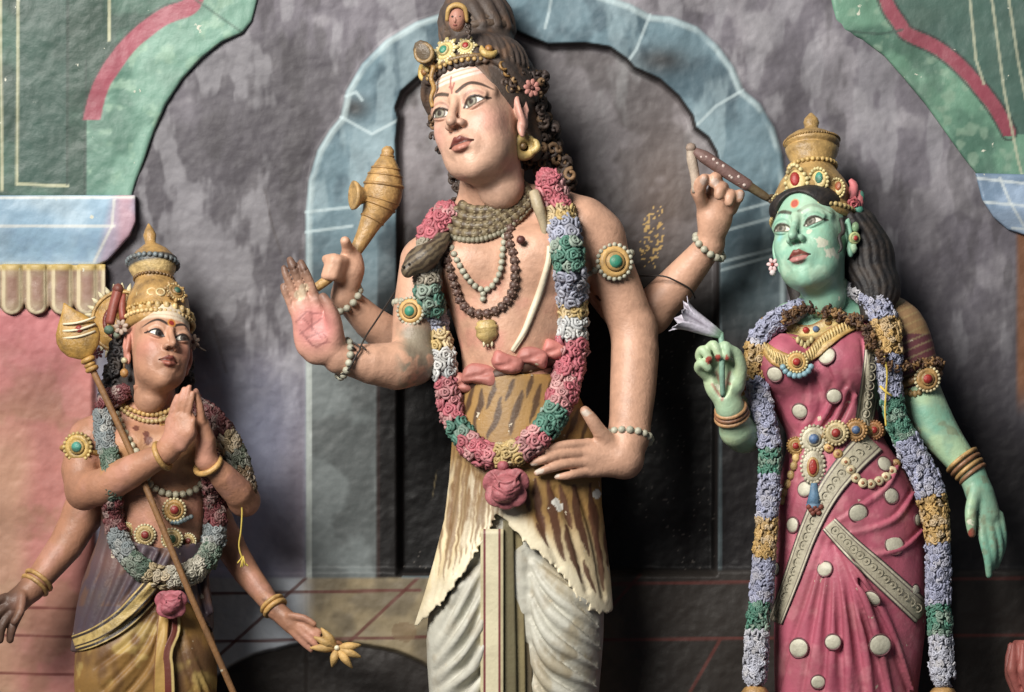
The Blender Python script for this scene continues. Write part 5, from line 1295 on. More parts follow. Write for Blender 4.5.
    gem(-2, -52, 13, C(176, 40, 36), True); gem(24, -50, 10.5, C(52, 146, 124), False); gem(40, -42, 8.5, C(170, 80, 40), False); gem(-34, -38, 7.5, C(206, 176, 104), False)
    build(mb, 'crown_gems', M['gold'], cr)
    mb = MB()
    for p in ([(849, 206, 6), (852, 196, 4), (854, 186, 0), (850, 180, -2)], [(856, 212, 2), (859, 202, 0), (858, 192, -4)], [(845, 212, 8), (850, 216, 6), (856, 216, 2)]): mb.tube(p, [4, 5, 4.6, 2.4][:len(p)], 8, C(206, 104, 108), sub=3)
    mb.ball((858, 210, 4), (6, 5, 5), C(64, 140, 116)); mb.ball((861, 198, -2), (4, 8, 4), C(56, 116, 98)); mb.ball((852, 217, 8), (5, 4, 4), C(214, 206, 200)); mb.ball((847, 218, 8), (4, 4, 4), C(196, 80, 80)); rosette(mb, (853, 204, 8), (.4, 0, 1), 6, C(200, 90, 96))
    build(mb, 'crown_flower', M['flower'], cr)
    # hair
    hg = Grid(-64, 84, -60, 100, -90, 60, 1.8); hg.ell((0, -14, -18), (48.5, 52, 56), 0); hg.ell((0, 22, 52), (44, 72, 66), 2, 's'); hg.ell((0, -31, 17), (44.5, 22.5, 34), 3)
    hg.ell((0, 20, 46), (41, 58, 60), 2, 's')
    hg.chain([(44, -10, -34), (51, 26, -44), (54, 60, -48), (50, 90, -44)], [26, 27, 24, 13], 8, sub=3)
    hg.chain([(-44, 20, -40), (-40, 60, -44)], [14, 12], 8)
    for k in range(9):
        a = -.9 + k * .32
        pth = [(40 + 26 * math.sin(a), -16, -30 + 30 * math.cos(a)), (49 + 26 * math.sin(a) + 3, 14, -40 + 27 * math.cos(a)), (53 + 27 * math.sin(a) - 3, 40, -46 + 26 * math.cos(a)), (55 + 24 * math.sin(a) + 3, 66, -48 + 23 * math.cos(a)), (50 + 14 * math.sin(a), 96, -46 + 12 * math.cos(a))]
        hg.chain(pth, [4, 5.4, 5.8, 5, 2.6], 1.4, sub=4)
    v, q = hg.mesh(); mb = MB().add(H.w(v), q, np.broadcast_to(C(30, 28, 30), v.shape) * (1 + .4 * (fbm(v, 9, 3, 81) - .5))[:, None])
    curls(mb, 70, lambda: ((lambda t: ((862 + 16 * math.sin(t * 2.6) + rnd(-7, 7), 222 + 76 * t + rnd(-6, 6), rnd(-34, -4))))(rnd(0, 1)), (.4, 0, 1)), (4, 7), 2.8, [C(30, 28, 30), C(38, 36, 38), C(26, 24, 26)])
    mb.tube([H.w(p_) for p_ in ((44, -8, 14), (46, 8, 15), (42, 16, 20), (43, 28, 18), (39, 34, 20))], [2.4, 2.4, 2, 1.8, .8], 7, C(40, 38, 38), sub=4)
    build(mb, 'hair', M['hair'], S)
    mb = MB(); pt = H.w((-54, 22, 2)); small_flower(mb, pt, (-.5, 0, 1), 7, C(214, 176, 176), C(170, 60, 50), 6); mb.ball(pt + (0, 8, 0), 3.4, C(206, 190, 190)); build(mb, 'ear_flower', M['flower'], S)
    mb = MB(); pt = H.w((54, 14, 2)); medallion(mb, pt, (.5, 0, 1), 6.5, C(180, 40, 36), C(176, 186, 120)); mb.ball(pt + (1, -11, -1), (4, 5.5, 3), C(120, 170, 120)); mb.ball(pt + (-1, 10, 0), (4, 6, 3), C(150, 190, 150)); build(mb, 'earring', M['gold'], S)
    bf = lambda X, Y: g.front(X, Y, 0)
    # sari
    sg = Grid(752, 944, 300, 1066, -80, 100, 1.7)
    rows = [(312, 828, 0, 40, 24), (330, 824, 0, 62, 34), (360, 818, 2, 60, 40), (395, 822, 4, 55, 41), (420, 829, 4, 50, 38), (440, 836, 4, 49, 37), (470, 843, 4, 61, 44), (510, 849, 4, 72, 50), (560, 851, 4, 75, 52), (620, 850, 6, 76, 53), (700, 846, 6, 71, 51), (820, 842, 2, 62, 46), (940, 842, 0, 60, 46), (1060, 842, 0, 66, 52)]
    neck = [(752, 330), (770, 330), (778, 340), (790, 344), (806, 342), (822, 332), (840, 322), (858, 312), (880, 314), (900, 330), (960, 330), (960, 1066), (740, 1066)]
    sg.loft(rows, 0, poly=neck)
    sg.ell((787, 364, 31), (29, 30, 25), 14); sg.ell((845, 364, 31), (31, 32, 25), 14)
    fold = [([(812, 372), (822, 400), (812, 434)], 1.8), ([(824, 360), (838, 396), (826, 436)], 1.8), ([(806, 380), (806, 410), (798, 438)], 1.6), ([(846, 384), (852, 410), (842, 436)], 1.6), ([(832, 384), (824, 410), (806, 434)], 2.2), ([(842, 390), (832, 416), (818, 436)], 2.2), ([(852, 396), (842, 420), (830, 438)], 2.0), ([(776, 396), (784, 418), (796, 438)], 1.6), ([(862, 340), (866, 380), (862, 420)], 1.6),
            ([(826, 536), (806, 600), (780, 680), (776, 720)], 3.0), ([(828, 540), (816, 610), (800, 700)], 3.2), ([(830, 545), (828, 620), (820, 720)], 3.4), ([(832, 545), (840, 620), (842, 720)], 3.4), ([(834, 545), (852, 610), (866, 710)], 3.4), ([(838, 552), (866, 620), (888, 710)], 3.0), ([(844, 556), (882, 620), (908, 690)], 2.4),
            ([(896, 462), (880, 490), (836, 520)], 1.8), ([(912, 490), (890, 520), (846, 534)], 1.8), ([(920, 530), (900, 548), (868, 556)], 1.6), ([(800, 470), (790, 510), (778, 550)], 1.6)]
    for pth, r in fold:
        p = resample(spline(pth, 6), 6); zz = smooth1(sg.front(p[:, 0], p[:, 1], 40), 3)
        t = np.linspace(0, 1, len(p)); rr = r * (.5 + .9 * np.sin(np.pi * np.clip(t, .02, .95)))
        sg.chain(np.c_[p, zz + .8], rr, 4, 's'); sg.chain(np.c_[p + (rr.max() * 1.6, 0), zz - .4], rr * .9, 5)
    v, q = sg.mesh(); X, Y, Z = v.T; n = fbm(v, 20, 4, 85)
    pk = C(184, 82, 104); c = np.broadcast_to(pk, v.shape) * (1 + .24 * (n - .5))[:, None]; c = mix(c, C(206, 120, 132), .5 * sm(.54, .68, fbm(v, 12, 4, 86))); c = mix(c, C(140, 50, 74), .5 * sm(.56, .7, fbm(v * [1, .4, 1], 26, 3, 87)))
    sari = build(MB().add(v, q, c), 'sari', M['cloth'], S)
    sf = lambda x_, y_: sg.front(x_, y_, 10)
    sil = lambda u: C(70, 50, 56) if abs(u) > .9 or .62 < abs(u) < .70 else (C(196, 188, 160) if abs(u) > .7 else C(172, 164, 138))
    for nm, pth, w in (('silver_border', [(872, 440), (850, 463), (828, 492), (809, 530), (790, 582), (775, 622)], [15, 13, 11, 9.5, 8.5, 7.5]), ('silver_border', [(829, 524), (850, 546), (876, 570), (900, 592), (924, 614)], [9, 10.5, 12, 12.5, 13]), ('silver_border', [(874, 330), (872, 365), (868, 400), (862, 432)], [8, 9, 10, 9])):
        mb = MB(); band(sf, mb, pth, w, None, 2.6, 2.5, 4, sil, 25)
        p = resample(spline(pth, 8), 9)[1:-1]
        for a in p:
            mb.torus((a[0], a[1], float(sf(a[0], a[1])) + 2.8), (0, 0, 1), 4.2, .55, C(156, 148, 124), 10, 5); mb.ball((a[0], a[1], float(sf(a[0], a[1])) + 2.6), (1.8, 1.8, .8), C(150, 142, 118), 7, 5)
        build(mb, nm, M['bead'], sari)
    for cx, cy, r in ((827, 356, 9), (775, 374, 8), (800, 411, 8), (834, 396, 7.5), (793, 525, 8), (805, 489, 8), (858, 513, 9.5), (884, 464, 8), (891, 496, 8.5), (894, 545, 10), (825, 569, 8), (873, 598, 9), (799, 648, 10), (833, 642, 8), (880, 645, 11), (777, 569, 6), (917, 520, 6), (818, 682, 7), (915, 590, 6)):
        zc = float(sf(cx, cy)); e = 3.0
        nx = (float(sf(cx - e, cy)) - float(sf(cx + e, cy))) / (2 * e); ny = (float(sf(cx, cy - e)) - float(sf(cx, cy + e))) / (2 * e)
        nr = np.array([np.clip(nx, -1.6, 1.6), np.clip(ny, -1, 1), 1]); nr /= np.linalg.norm(nr); O = orient(nr)
        mb = MB().ball(np.array((cx, cy, zc)) + nr * .2, (r * 1.08, r * .94, 2.2), C(192, 188, 164), 18, 8, O); mb.torus(np.array((cx, cy, zc)) + nr * .4, nr, r, 1.0, C(110, 56, 66), 20, 5)
        build(mb, 'silver_spot', M['bead'], sari)
    make_feet([((812, 1036, 16), (804, 1050, 76)), ((872, 1036, 16), (880, 1050, 76))], 17, 'green_skin', skin, S)
    # sleeve
    lg = Grid(850, 950, 284, 400, -44, 54, 1.5); lg.chain([(880, 316, -5), (898, 328, -3), (909, 350, -1), (916, 376, 0)], [25, 27, 25.5, 23], 4, sub=3)
    v, q = lg.mesh(); t = (v[:, 0] * .4 + v[:, 1] * .92); c = mix(np.broadcast_to(C(112, 56, 66), v.shape), C(150, 130, 92), .8 * (np.sin(t * .8) > .75)); c = mix(c, C(176, 140, 80), .6 * (v[:, 1] < 334))
    build(MB().add(v, q, c), 'sleeve', M['cloth'], S)
    lg = Grid(742, 800, 316, 392, -40, 50, 1.5); lg.chain([(776, 334, 0), (764, 362, 5), (757, 378, 8)], [22, 21.5, 21], 4, sub=2); v, q = lg.mesh()
    build(MB().add(v, q, C(150, 112, 66)), 'sleeve', M['cloth'], S)
    # girdle
    mb = MB(); bl_ = lay([(792, 448), (814, 439), (836, 433), (858, 430), (882, 432)], 3, [sf], 1); mb.tube(bl_, 5, 8, C(170, 130, 66))
    W_ = C(206, 198, 168)
    for cx, cy, R, gm, gl_ in ((796, 446, 8.5, RED_G, GOLD), (814, 439, 13, BLUE_G, W_), (836, 433, 11.5, RED_G, C(206, 184, 130)), (856, 430, 10.5, BLUE_G, C(180, 130, 70)), (874, 430, 9, RED_G, C(170, 110, 60))):
        medallion(mb, (cx, cy, float(sf(cx, cy)) + 4), (.0, 0, 1), R, gm, gl_, gl_ * .9)
    gi = build(mb, 'girdle', M['gold'], S)
    mb = MB(); zc = float(sf(813, 466)) + 4
    mb.ball((813, 466, zc), (11.5, 17, 4.5), W_, 20, 10); mb.ball((813, 467, zc + 3.4), (6.6, 10.5, 2.4), C(196, 150, 80), 16, 8); mb.ball((813, 467, zc + 5), (4.4, 8, 2), C(176, 40, 34), 14, 8)
    for i in range(22):
        a = 2 * math.pi * i / 22; mb.ball((813 + 11.5 * math.cos(a), 466 + 17 * math.sin(a), zc + .6), 2.2, vary(W_), 6, 5)
    build(mb, 'drop_pendant', M['gold'], gi)
    mb = MB(); mb.lathe((814, 483, zc + 2), (815, 515, zc + 1), [(0, .01), (0, 3), (.12, 4), (.3, 5), (.62, 8.4), (.64, 7.2), (.66, 9), (.78, 8), (.95, 4), (1, .01)], 18, C(84, 124, 156))
    for k in range(7): mb.ball((809 + k * 2, 507 + (k % 3) * 3, zc + 7), 3.2, C(134, 60, 44), 7, 5)
    build(mb, 'tassel', M['flower'], gi)
    mb = MB()
    for cx, cy in ((829, 448), (838, 454), (846, 462), (851, 470), (856, 478), (863, 483), (871, 484), (879, 481), (886, 477), (892, 471), (896, 464)):
        mb.ball((cx, cy, float(sf(cx, cy)) + 2.5), (5.2, 5.2, 2.6), vary(C(206, 160, 86) if cx < 845 or cx > 893 else C(214, 196, 150)), 12, 7); mb.ball((cx, cy, float(sf(cx, cy)) + 4.6), (2, 2, 1.4), C(160, 90, 50), 7, 5)
    build(mb, 'girdle_chain', M['gold'], gi); mb = MB()
    for cx, cy in ((796, 458), (794, 466), (791, 475), (788, 484), (785, 492), (782, 500)): mb.ball((cx, cy, float(sf(cx, cy)) + 2), (4.2, 5, 2.6), vary(C(206, 168, 96)), 10, 6)
    build(mb, 'girdle_chain', M['gold'], gi)
    # necklaces
    zf = lambda X, Y: np.maximum(bf(X, Y), sg.front(X, Y, -40))
    mb = MB(); band(zf, mb, [(764, 346), (774, 356), (788, 362), (800, 362), (812, 354), (826, 340), (842, 330), (856, 325)], [5, 8, 8, 4, 7, 7.5, 6, 4], None, 4, 2.5, 5, lambda u: C(206, 168, 90) if abs(u) < .6 else C(176, 130, 60), 9)
    p = resample(spline([(764, 346), (774, 356), (788, 362), (800, 362), (812, 354), (826, 340), (842, 330), (856, 325)], 8), 3.2)
    for a in p:
        zz = float(zf(a[0], a[1])) + 4.5; mb.tube([(a[0] - 2, a[1] - 6, zz), (a[0], a[1], zz + 1), (a[0] + 1, a[1] + 6, zz)], 1.1, 5, C(214, 184, 112))
    gn = build(mb, 'gold_necklace', M['gold'], S)
    mb = MB(); zz = float(zf(797, 362)) + 5; medallion(mb, (797, 362, zz), (-.05, 0, 1), 10, RED_G, C(206, 158, 80), C(206, 184, 120)); 
    for k in range(8): a = .35 + k * .345; mb.ball((797 + 15 * math.cos(a), 362 + 14 * math.sin(a), zz + 1), 3.4, vary(C(120, 160, 172)), 8, 6)
    build(mb, 'pendant', M['bead'], gn)
    mb = MB(); band(zf, mb, [(784, 322), (798, 332), (814, 332), (832, 322), (844, 312)], [5, 8, 8, 8, 5], None, 3, 2.5, 4, lambda u: C(206, 176, 104) if abs(u) < .7 else C(150, 110, 56), 9)
    for cx, cy, c_ in ((806, 330, RED_G), (816, 329, BLUE_G), (796, 328, C(206, 190, 120)), (828, 322, GOLD)): mb.ball((cx, cy, float(zf(cx, cy)) + 5), (3.6, 3.2, 2), c_, 9, 6)
    for k in range(5): mb.ball((798 + k * 3.4, 340 + (2 - abs(k - 2)) * 3, float(zf(798 + k * 3.4, 340)) + 4), (2.4, 4, 2), C(206, 186, 120), 8, 6)
    build(mb, 'collar_necklace', M['gold'], S)
    # garlands
    def gar(path3, rad, segs):
        pts = resample(spline(path3, 8), 3.0)
        gl = build(MB().tube(pts, 4.5, 8, C(110, 104, 110)), 'garland', M['flower'], S)
        garland(gl, pts, rad, segs, bl=4.6, style='ruffle')
        e = pts[-1]; mb = MB(); mb.ball(e + (0, 6, 0), (4, 4.5, 4), C(190, 140, 66))
        mb.lathe(e + (0, 8, 0), e + (0, 34, 0), [(0, .01), (0, 5), (.1, 10), (.35, 14.5), (.5, 13), (.55, 15), (1, 11), (1, .01)], 18, C(186, 138, 74), (9, .08)); build(mb, 'tassel', M['gold'], gl)
        return gl
    L_, Y_, G_, W2 = C(150, 154, 182), C(186, 146, 78), C(66, 126, 104), C(174, 176, 190)
    gar([(800, 308, 14), (784, 316, 26), (768, 328, 30), (756, 350, 32), (757, 385, 34), (764, 415, 40), (770, 450, 42), (769, 490, 44), (766, 530, 46), (763, 575, 46), (758, 624, 46), (755, 677, 46)], [9, 11, 12, 12, 11, 10.5, 11, 11, 11.5, 11, 12, 12],
        [(.16, L_, 'pale lilac'), (.24, Y_, 'yellow'), (.42, L_, 'pale lilac'), (.49, G_, 'green'), (.60, L_, 'lilac'), (.70, Y_, 'yellow'), (.81, L_, 'lilac'), (.88, G_, 'green'), (1, W2, 'white')])
    gar([(842, 288, 4), (862, 292, 14), (878, 306, 26), (886, 326, 34), (889, 352, 38), (890, 385, 38), (897, 420, 36), (912, 452, 34), (927, 482, 32), (934, 510, 34), (938, 545, 36), (938, 585, 36), (940, 625, 36), (943, 678, 36)], [8, 13, 14, 14, 12, 11, 14, 15, 14, 12, 13, 12, 12, 13],
        [(.07, W2, 'white'), (.15, L_, 'pale lilac'), (.23, Y_, 'yellow'), (.33, L_, 'lilac'), (.43, G_, 'green'), (.58, L_, 'lilac'), (.69, Y_, 'orange'), (.83, L_, 'pale lilac'), (.90, G_, 'green'), (1, W2, 'white')])
    # armlets, bangles
    mb = MB(); medallion(mb, (927, 379, 24), (.2, 0, 1), 12, RED_G, C(186, 140, 74), C(206, 190, 140)); mb.torus((917, 381, 0), (.35, 1, .1), 23, 4.5, C(150, 104, 52), 30, 8)
    for k in range(9): mb.ball((902 + k * 4.4, 388 + math.sin(k * .6) * 6, 22 - abs(k - 4) * 1.6), (3, 4, 3), vary(C(176, 140, 80)), 7, 6)
    build(mb, 'armlet', M['gold'], S)
    mb = MB(); mb.torus((755, 385, 10), (-.25, 1, .2), 21, 4.5, C(176, 130, 66), 28, 8); medallion(mb, (748, 388, 30), (-.3, 0, 1), 9, RED_G, GOLD, GOLD_L); build(mb, 'armlet', M['gold'], S)
    for k in range(4):
        c = np.array((962, 460, 12)) + np.array((3.6, 4.6, .8)) * k; mb = MB().torus(c, (27, 34, 6), 17.2 - k * .9, 2.3, [C(196, 150, 84), C(150, 100, 66)][k % 2], 30, 8); build(mb, 'bangle', M['gold'], S)
    for k in range(3):
        c = np.array((732, 416, 55)) + np.array((-.6, -3.6, 2.6)) * k; mb = MB().torus(c, (-7, -24, 18), 16.4 - k * .7, 2.2, [C(186, 134, 84), C(140, 90, 60)][k % 2], 28, 8); build(mb, 'bangle', M['gold'], S)
    return S, g, sg

S_RIGHT, G_RIGHT, G_SARI = make_right()
# lily held in the raised green hand
mb = MB()
mb.tube([(723, 396, 76), (722, 372, 84), (722, 350, 84), (721, 334, 80)], [2.6, 3, 3, 3], 8, C(120, 164, 140), sub=4)
lily = build(mb, 'lily', M['flower']); tag(lily, 'pale lilac trumpet lily held in the green hand of the lady statue', 'flower')
A, B = np.array((722, 336, 80.)), np.array((674, 312, 84.)); D_ = (B - A) / np.linalg.norm(B - A)
O_ = orient(D_)
for i in range(6):
    a0 = 2 * math.pi * i / 6 + .3; mb = MB(); n_ = 12; w_ = 7; V_ = []
    for s_ in (0, 1):
        for t in np.linspace(0, 1, n_):
            R_ = np.interp(t, [0, .15, .4, .7, .9, 1], [2.2, 4.5, 7.5, 11, 16, 20]); hw = .74 * math.sin(math.pi * min(.98, .18 + .8 * t)) ** .6 if t < .85 else .74 * math.sin(math.pi * .86) ** .6 * (1 - t) / .15 + .02
            back = -4 * max(0, t - .85) / .15
            for w in np.linspace(-1, 1, w_):
                r_ = R_ * (1 - .10 * w * w) + (1.1 - s_ * 1.8) * .6 + (.8 if i % 2 else 0); a = a0 + w * hw
                V_.append(A + (B - A) * (t * (1 - .04 * w * w)) + D_ * back + r_ * (math.cos(a) * O_[:, 0] + math.sin(a) * O_[:, 1]))
    V_ = np.array(V_); q_ = []
    for s_ in (0, 1):
        for ii in range(n_ - 1):
            for jj in range(w_ - 1):
                b_ = s_ * n_ * w_ + ii * w_ + jj; f_ = [b_, b_ + 1, b_ + w_ + 1, b_ + w_]; q_.append(f_ if s_ == 0 else f_[::-1])
    o_ = n_ * w_
    for ii in range(n_ - 1):
        q_.append([ii * w_, (ii + 1) * w_, o_ + (ii + 1) * w_, o_ + ii * w_]); e_ = w_ - 1; q_.append([ii * w_ + e_, o_ + ii * w_ + e_, o_ + (ii + 1) * w_ + e_, (ii + 1) * w_ + e_])
    for jj in range(w_ - 1): q_.append([(n_ - 1) * w_ + jj, (n_ - 1) * w_ + jj + 1, o_ + (n_ - 1) * w_ + jj + 1, o_ + (n_ - 1) * w_ + jj])
    tt = np.repeat(np.linspace(0, 1, n_), w_); ww = np.tile(np.linspace(-1, 1, w_), n_); cl_ = mix(np.broadcast_to(C(196, 190, 206), (o_, 3)), C(110, 150, 120), sm(.3, .05, tt)); cl_ = mix(cl_, C(110, 96, 116), .7 * (np.abs(ww) < .2) * sm(.2, .5, tt))
    build(mb.add(V_, np.array(q_), np.r_[cl_, cl_ * .9]), 'petal', M['flower'], lily)
# real dried flower strings
def dried(path, n, name, label, spread=4.0):
    p = resample(spline(path, 8), 2.0); mb = MB().tube(p, 1.0, 6, C(150, 120, 60))
    for i in range(n):
        c = p[int(rnd(0, len(p) - 1))] + np.array([rnd(-1, 1), rnd(-1, 1), rnd(-.3, 1)]) * spread
        squiggle(mb, c, (rnd(-.5, .5), rnd(-.5, .5), 1), rnd(2.6, 4.6), RNG.choice([C(112, 76, 40), C(84, 54, 32), C(140, 100, 52), C(70, 44, 30)]), 1.3)
    o = build(mb, name, M['flower']); tag(o, label, 'dried garland')
zq = lambda x_, y_: max(float(G_SARI.front(x_, y_, -20)), float(G_RIGHT.front(x_, y_, -20)))
dried([(786, 318, 36), (797, 309, 30), (815, 308, 30), (830, 312, 34), (846, 318, 40), (858, 320, 44), (868, 330, 50), (872, 346, 54), (880, 352, 56)], 130, 'dried_garland', 'brown dried flower string round the neck of the green lady')
dried([(880, 352, 54), (886, 364, 54), (900, 368, 40), (916, 363, 30), (936, 362, 22), (940, 366, 4), (930, 372, -24)], 90, 'dried_garland', 'brown dried flower string tied over the armlet on the green lady\'s sleeve', 3.2)
mb = MB(); mb.tube([(884, 356, 58), (887, 372, 56), (886, 392, 53), (885, 410, 52), (886, 426, 53)], 1.1, 6, C(206, 176, 60), sub=4); mb.tube([(880, 386, 53), (886, 392, 54), (892, 396, 53)], 1.3, 6, C(206, 176, 60))
o = build(mb, 'yellow_thread', M['wire']); tag(o, 'yellow thread knotted on the right-hand garland of the green lady', 'thread')
# ================================================================== the painted plaster wall and its raised plaster trim
WZ = -92.0
M['wall'] = paint('painted_wall_plaster', .56, .36, 40, .35, (34, 31, 30), 5, 0, spec=.28)
M['trim'] = paint('painted_trim_plaster', .5, .45, 40, .35, (62, 64, 58), 7, .12, (190, 190, 170), spec=.45)
def plaster(X, Y, seed=0):
    p = np.stack([X, Y, np.full_like(X, 7.0)], -1)
    return 11.0 * (fbm(p, 70, 4, 100 + seed) - .5) + 1.3 * (fbm(p * [1, .6, 1], 20, 3, 120 + seed) - .5) + 1.0 * (fbm(p, 6, 2, 130 + seed) - .5)

OUT_L = [(306, 700), (306, 215), (309, 180), (318, 150), (330, 130), (341, 117), (346, 92), (362, 64), (386, 40), (416, 22), (440, 14), (462, 12), (480, 4), (496, -20)]
OUT_R = [(560, -20), (600, -6), (630, 4), (650, 15), (672, 17), (697, 27), (718, 46), (734, 68), (743, 90), (760, 104), (774, 128), (782, 155), (786, 190), (787, 700)]
IN_L = [(398, 575), (398, 190), (397, 140), (399, 118), (396, 108), (402, 92), (420, 76), (445, 60), (470, 48)]
IN_R = [(513, 30), (530, 38), (548, 45), (585, 44), (610, 48), (627, 60), (634, 68), (660, 80), (678, 96), (692, 116), (695, 128), (708, 138), (716, 152), (719, 166), (716, 575)]
def make_wall():
    st = 1.45
    xs = np.r_[np.arange(-700, -60, 8), np.arange(-60, 1085, st), np.arange(1085, 1725, 8)]; ys = np.r_[np.arange(-500, -60, 8), np.arange(-60, 760, st), np.arange(760, 1073, 5)]; ys[-1] = 1071
    X, Y = np.meshgrid(xs, ys, indexing='ij')
    outer = np.r_[OUT_L, OUT_R]; inner = np.r_[IN_L, [(490, 38), (505, 34)], IN_R]
    do, di = polyd(X, Y, outer), polyd(X, Y, inner)
    p = np.stack([X, Y, 0 * X], -1)
    n1, n2, n3 = fbm(p, 150, 4, 140), fbm(p, 40, 4, 150), fbm(p * [1, .35, 1], 24, 4, 160)
    Z = WZ + plaster(X, Y)
    Z += 4.0 * sm(3, -3, do) - 14.0 * sm(3, -6, di) * sm(590, 570, Y)
    Z += 7 * sm(98, 90, X) * sm(300, 316, Y)                       # pilaster at the left
    Z += 5 * sm(566, 574, Y) * sm(90, 100, X)                      # painted dado
    dark_arch = np.maximum(Y * 0 + 1, 0) * ((X - 330) / 150) ** 2 + ((Y - 735) / 92) ** 2
    c = np.broadcast_to(C(106, 101, 110), X.shape + (3,)).copy()
    c = mix(c, C(146, 142, 148), .6 * sm(.5, .64, n2)); c = mix(c, C(70, 66, 72), .75 * sm(.52, .36, n1)); c = mix(c, C(150, 148, 154), .45 * sm(.56, .66, n3)); c = mix(c, C(62, 58, 62), .5 * sm(.42, .32, n3))
    c = mix(c, C(170, 178, 212), .9 * sm(330, 460, Y) * sm(330, 240, X) * sm(80, 110, X)); c = mix(c, C(100, 84, 92), .5 * sm(250, 300, X) * sm(308, 300, X) * sm(380, 480, Y))
    c = mix(c, C(54, 51, 57), .85 * sm(820, 960, X) * sm(260, 420, Y)); c = mix(c, C(52, 48, 50), .8 * sm(770, 800, X) * sm(400, 520, Y))  # lady statue's shadow and the lower-right shade, painted into the wall colour
    # blue-grey arch band
    bl = mix(np.broadcast_to(C(96, 124, 136), c.shape), C(68, 92, 104), sm(.45, .62, n2)); bl = mix(bl, C(140, 164, 172), .5 * sm(.55, .68, n3))
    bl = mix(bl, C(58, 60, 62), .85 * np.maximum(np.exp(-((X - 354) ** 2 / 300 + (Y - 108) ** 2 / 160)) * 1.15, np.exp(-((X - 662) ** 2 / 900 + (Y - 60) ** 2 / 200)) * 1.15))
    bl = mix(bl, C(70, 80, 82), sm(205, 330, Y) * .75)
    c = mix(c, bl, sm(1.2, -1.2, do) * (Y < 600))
    # mouldings drawn on the band
    c = mix(c, C(176, 196, 198), .55 * sm(5, 1, np.abs(do + 3)) * (Y < 560) * sm(.35, .6, n2 + .15))
    for l in ([(341, 117), (372, 134), (398, 120)], [(650, 15), (636, 50), (629, 60)], [(743, 90), (716, 106), (698, 124)], [(346, 96), (356, 92), (362, 100)], [(545, 28), (549, 12), (551, 0)], [(720, 216), (786, 198)], [(720, 232), (786, 214)], [(722, 262), (786, 246)], [(722, 270), (786, 252)], [(306, 212), (360, 206)], [(306, 232), (352, 226)]):
        c = mix(c, C(176, 196, 200), .6 * sm(2.4, .6, lined(X, Y, l)))
    # recess
    ins = sm(1.4, -1.4, di)
    gr = mix(np.broadcast_to(C(128, 122, 126), c.shape), C(96, 90, 92), sm(.44, .6, n2)); gr = mix(gr, C(150, 150, 152), .6 * sm(.54, .7, n3) * sm(200, 60, Y))
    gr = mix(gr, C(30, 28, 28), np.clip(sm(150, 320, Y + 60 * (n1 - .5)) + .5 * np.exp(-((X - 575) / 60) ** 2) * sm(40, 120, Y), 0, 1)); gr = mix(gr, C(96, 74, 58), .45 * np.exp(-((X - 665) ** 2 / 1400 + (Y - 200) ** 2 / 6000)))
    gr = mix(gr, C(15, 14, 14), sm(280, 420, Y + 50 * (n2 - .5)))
    speck = (vnoise(p, 2.2, 170) > .72) * np.exp(-((X - 652 - (Y - 236) * -.12) ** 2 / 90 + (Y - 238) ** 2 / 900)) > .22
    gr = mix(gr, C(196, 156, 84), .85 * speck); speck2 = (vnoise(p, 2.0, 173) > .9) & (n1 > .5)
    gr = mix(gr, C(120, 112, 104), .4 * speck2)
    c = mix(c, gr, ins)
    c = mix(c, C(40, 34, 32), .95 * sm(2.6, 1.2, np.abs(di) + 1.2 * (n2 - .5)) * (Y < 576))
    c = mix(c, C(120, 104, 70), .8 * sm(1.8, .5, lined(X, Y, [(437, 470), (432, 500)]) + 6 * (n3 - .5)) + 0)
    # jambs below the band: grey panel, pale edge, black inner side
    lo = sm(280, 340, Y) * (Y < 580)
    pan = mix(np.broadcast_to(C(104, 112, 112), c.shape), C(80, 86, 86), sm(.45, .6, n2))
    c = mix(c, pan, lo * (X > 312) * (X < 377)); c = mix(c, C(150, 158, 154), lo * sm(3.4, 2.2, np.abs(X - 309)))
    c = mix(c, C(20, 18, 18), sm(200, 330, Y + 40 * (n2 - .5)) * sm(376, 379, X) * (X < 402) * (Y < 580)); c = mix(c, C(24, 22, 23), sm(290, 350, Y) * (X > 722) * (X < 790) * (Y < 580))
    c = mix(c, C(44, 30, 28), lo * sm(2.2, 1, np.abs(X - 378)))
    c = mix(c, C(27, 25, 27), sm(715, 730, X) * sm(380, 480, Y) * .9)  # lower right wall darkened further: shade put into the colour
    # dado with maroon lines
    dd = sm(576, 580, Y - (X > 600) * -8)
    da = mix(np.broadcast_to(C(140, 124, 92), c.shape), C(108, 96, 74), sm(.42, .62, n2)); da = mix(da, C(176, 184, 194), sm(318, 290, X)); da = mix(da, C(46, 41, 37), sm(520, 660, X))
    c = mix(c, da, dd * (X > 96))
    for l in ([(200, 594), (420, 590)], [(200, 642), (430, 637)], [(306, 578), (214, 660)], [(420, 576), (330, 660), (310, 700)], [(600, 584), (1100, 577)], [(600, 640), (1100, 634)], [(720, 640), (690, 692)], [(640, 575), (612, 606)]):
        c = mix(c, C(96, 46, 40), .85 * sm(2.3, 1.0, lined(X, Y, l)) * dd)
    dk = sm(1.06, .97, dark_arch + .12 * (n2 - .5)); c = mix(c, C(38, 33, 30), dk); Z -= 6 * dk
    c = mix(c, C(120, 96, 66), .7 * (np.hypot((X - 400) / 1.6, Y - 632) + 16 * (n3 - .5) < 9))
    # salmon pilaster
    sa = mix(np.broadcast_to(C(188, 116, 106), c.shape), C(168, 112, 92), sm(.45, .62, n2)); sa = mix(sa, C(190, 146, 112), .7 * sm(40, 10, X + 40 * (n1 - .5)) * sm(380, 480, Y)); sa = mix(sa, C(206, 110, 120), .6 * sm(420, 320, Y))
    for yy in (608, 636, 674): sa = mix(sa, C(118, 46, 42), .8 * sm(1.8, .8, np.abs(Y - yy - (X - 40) * .02)))
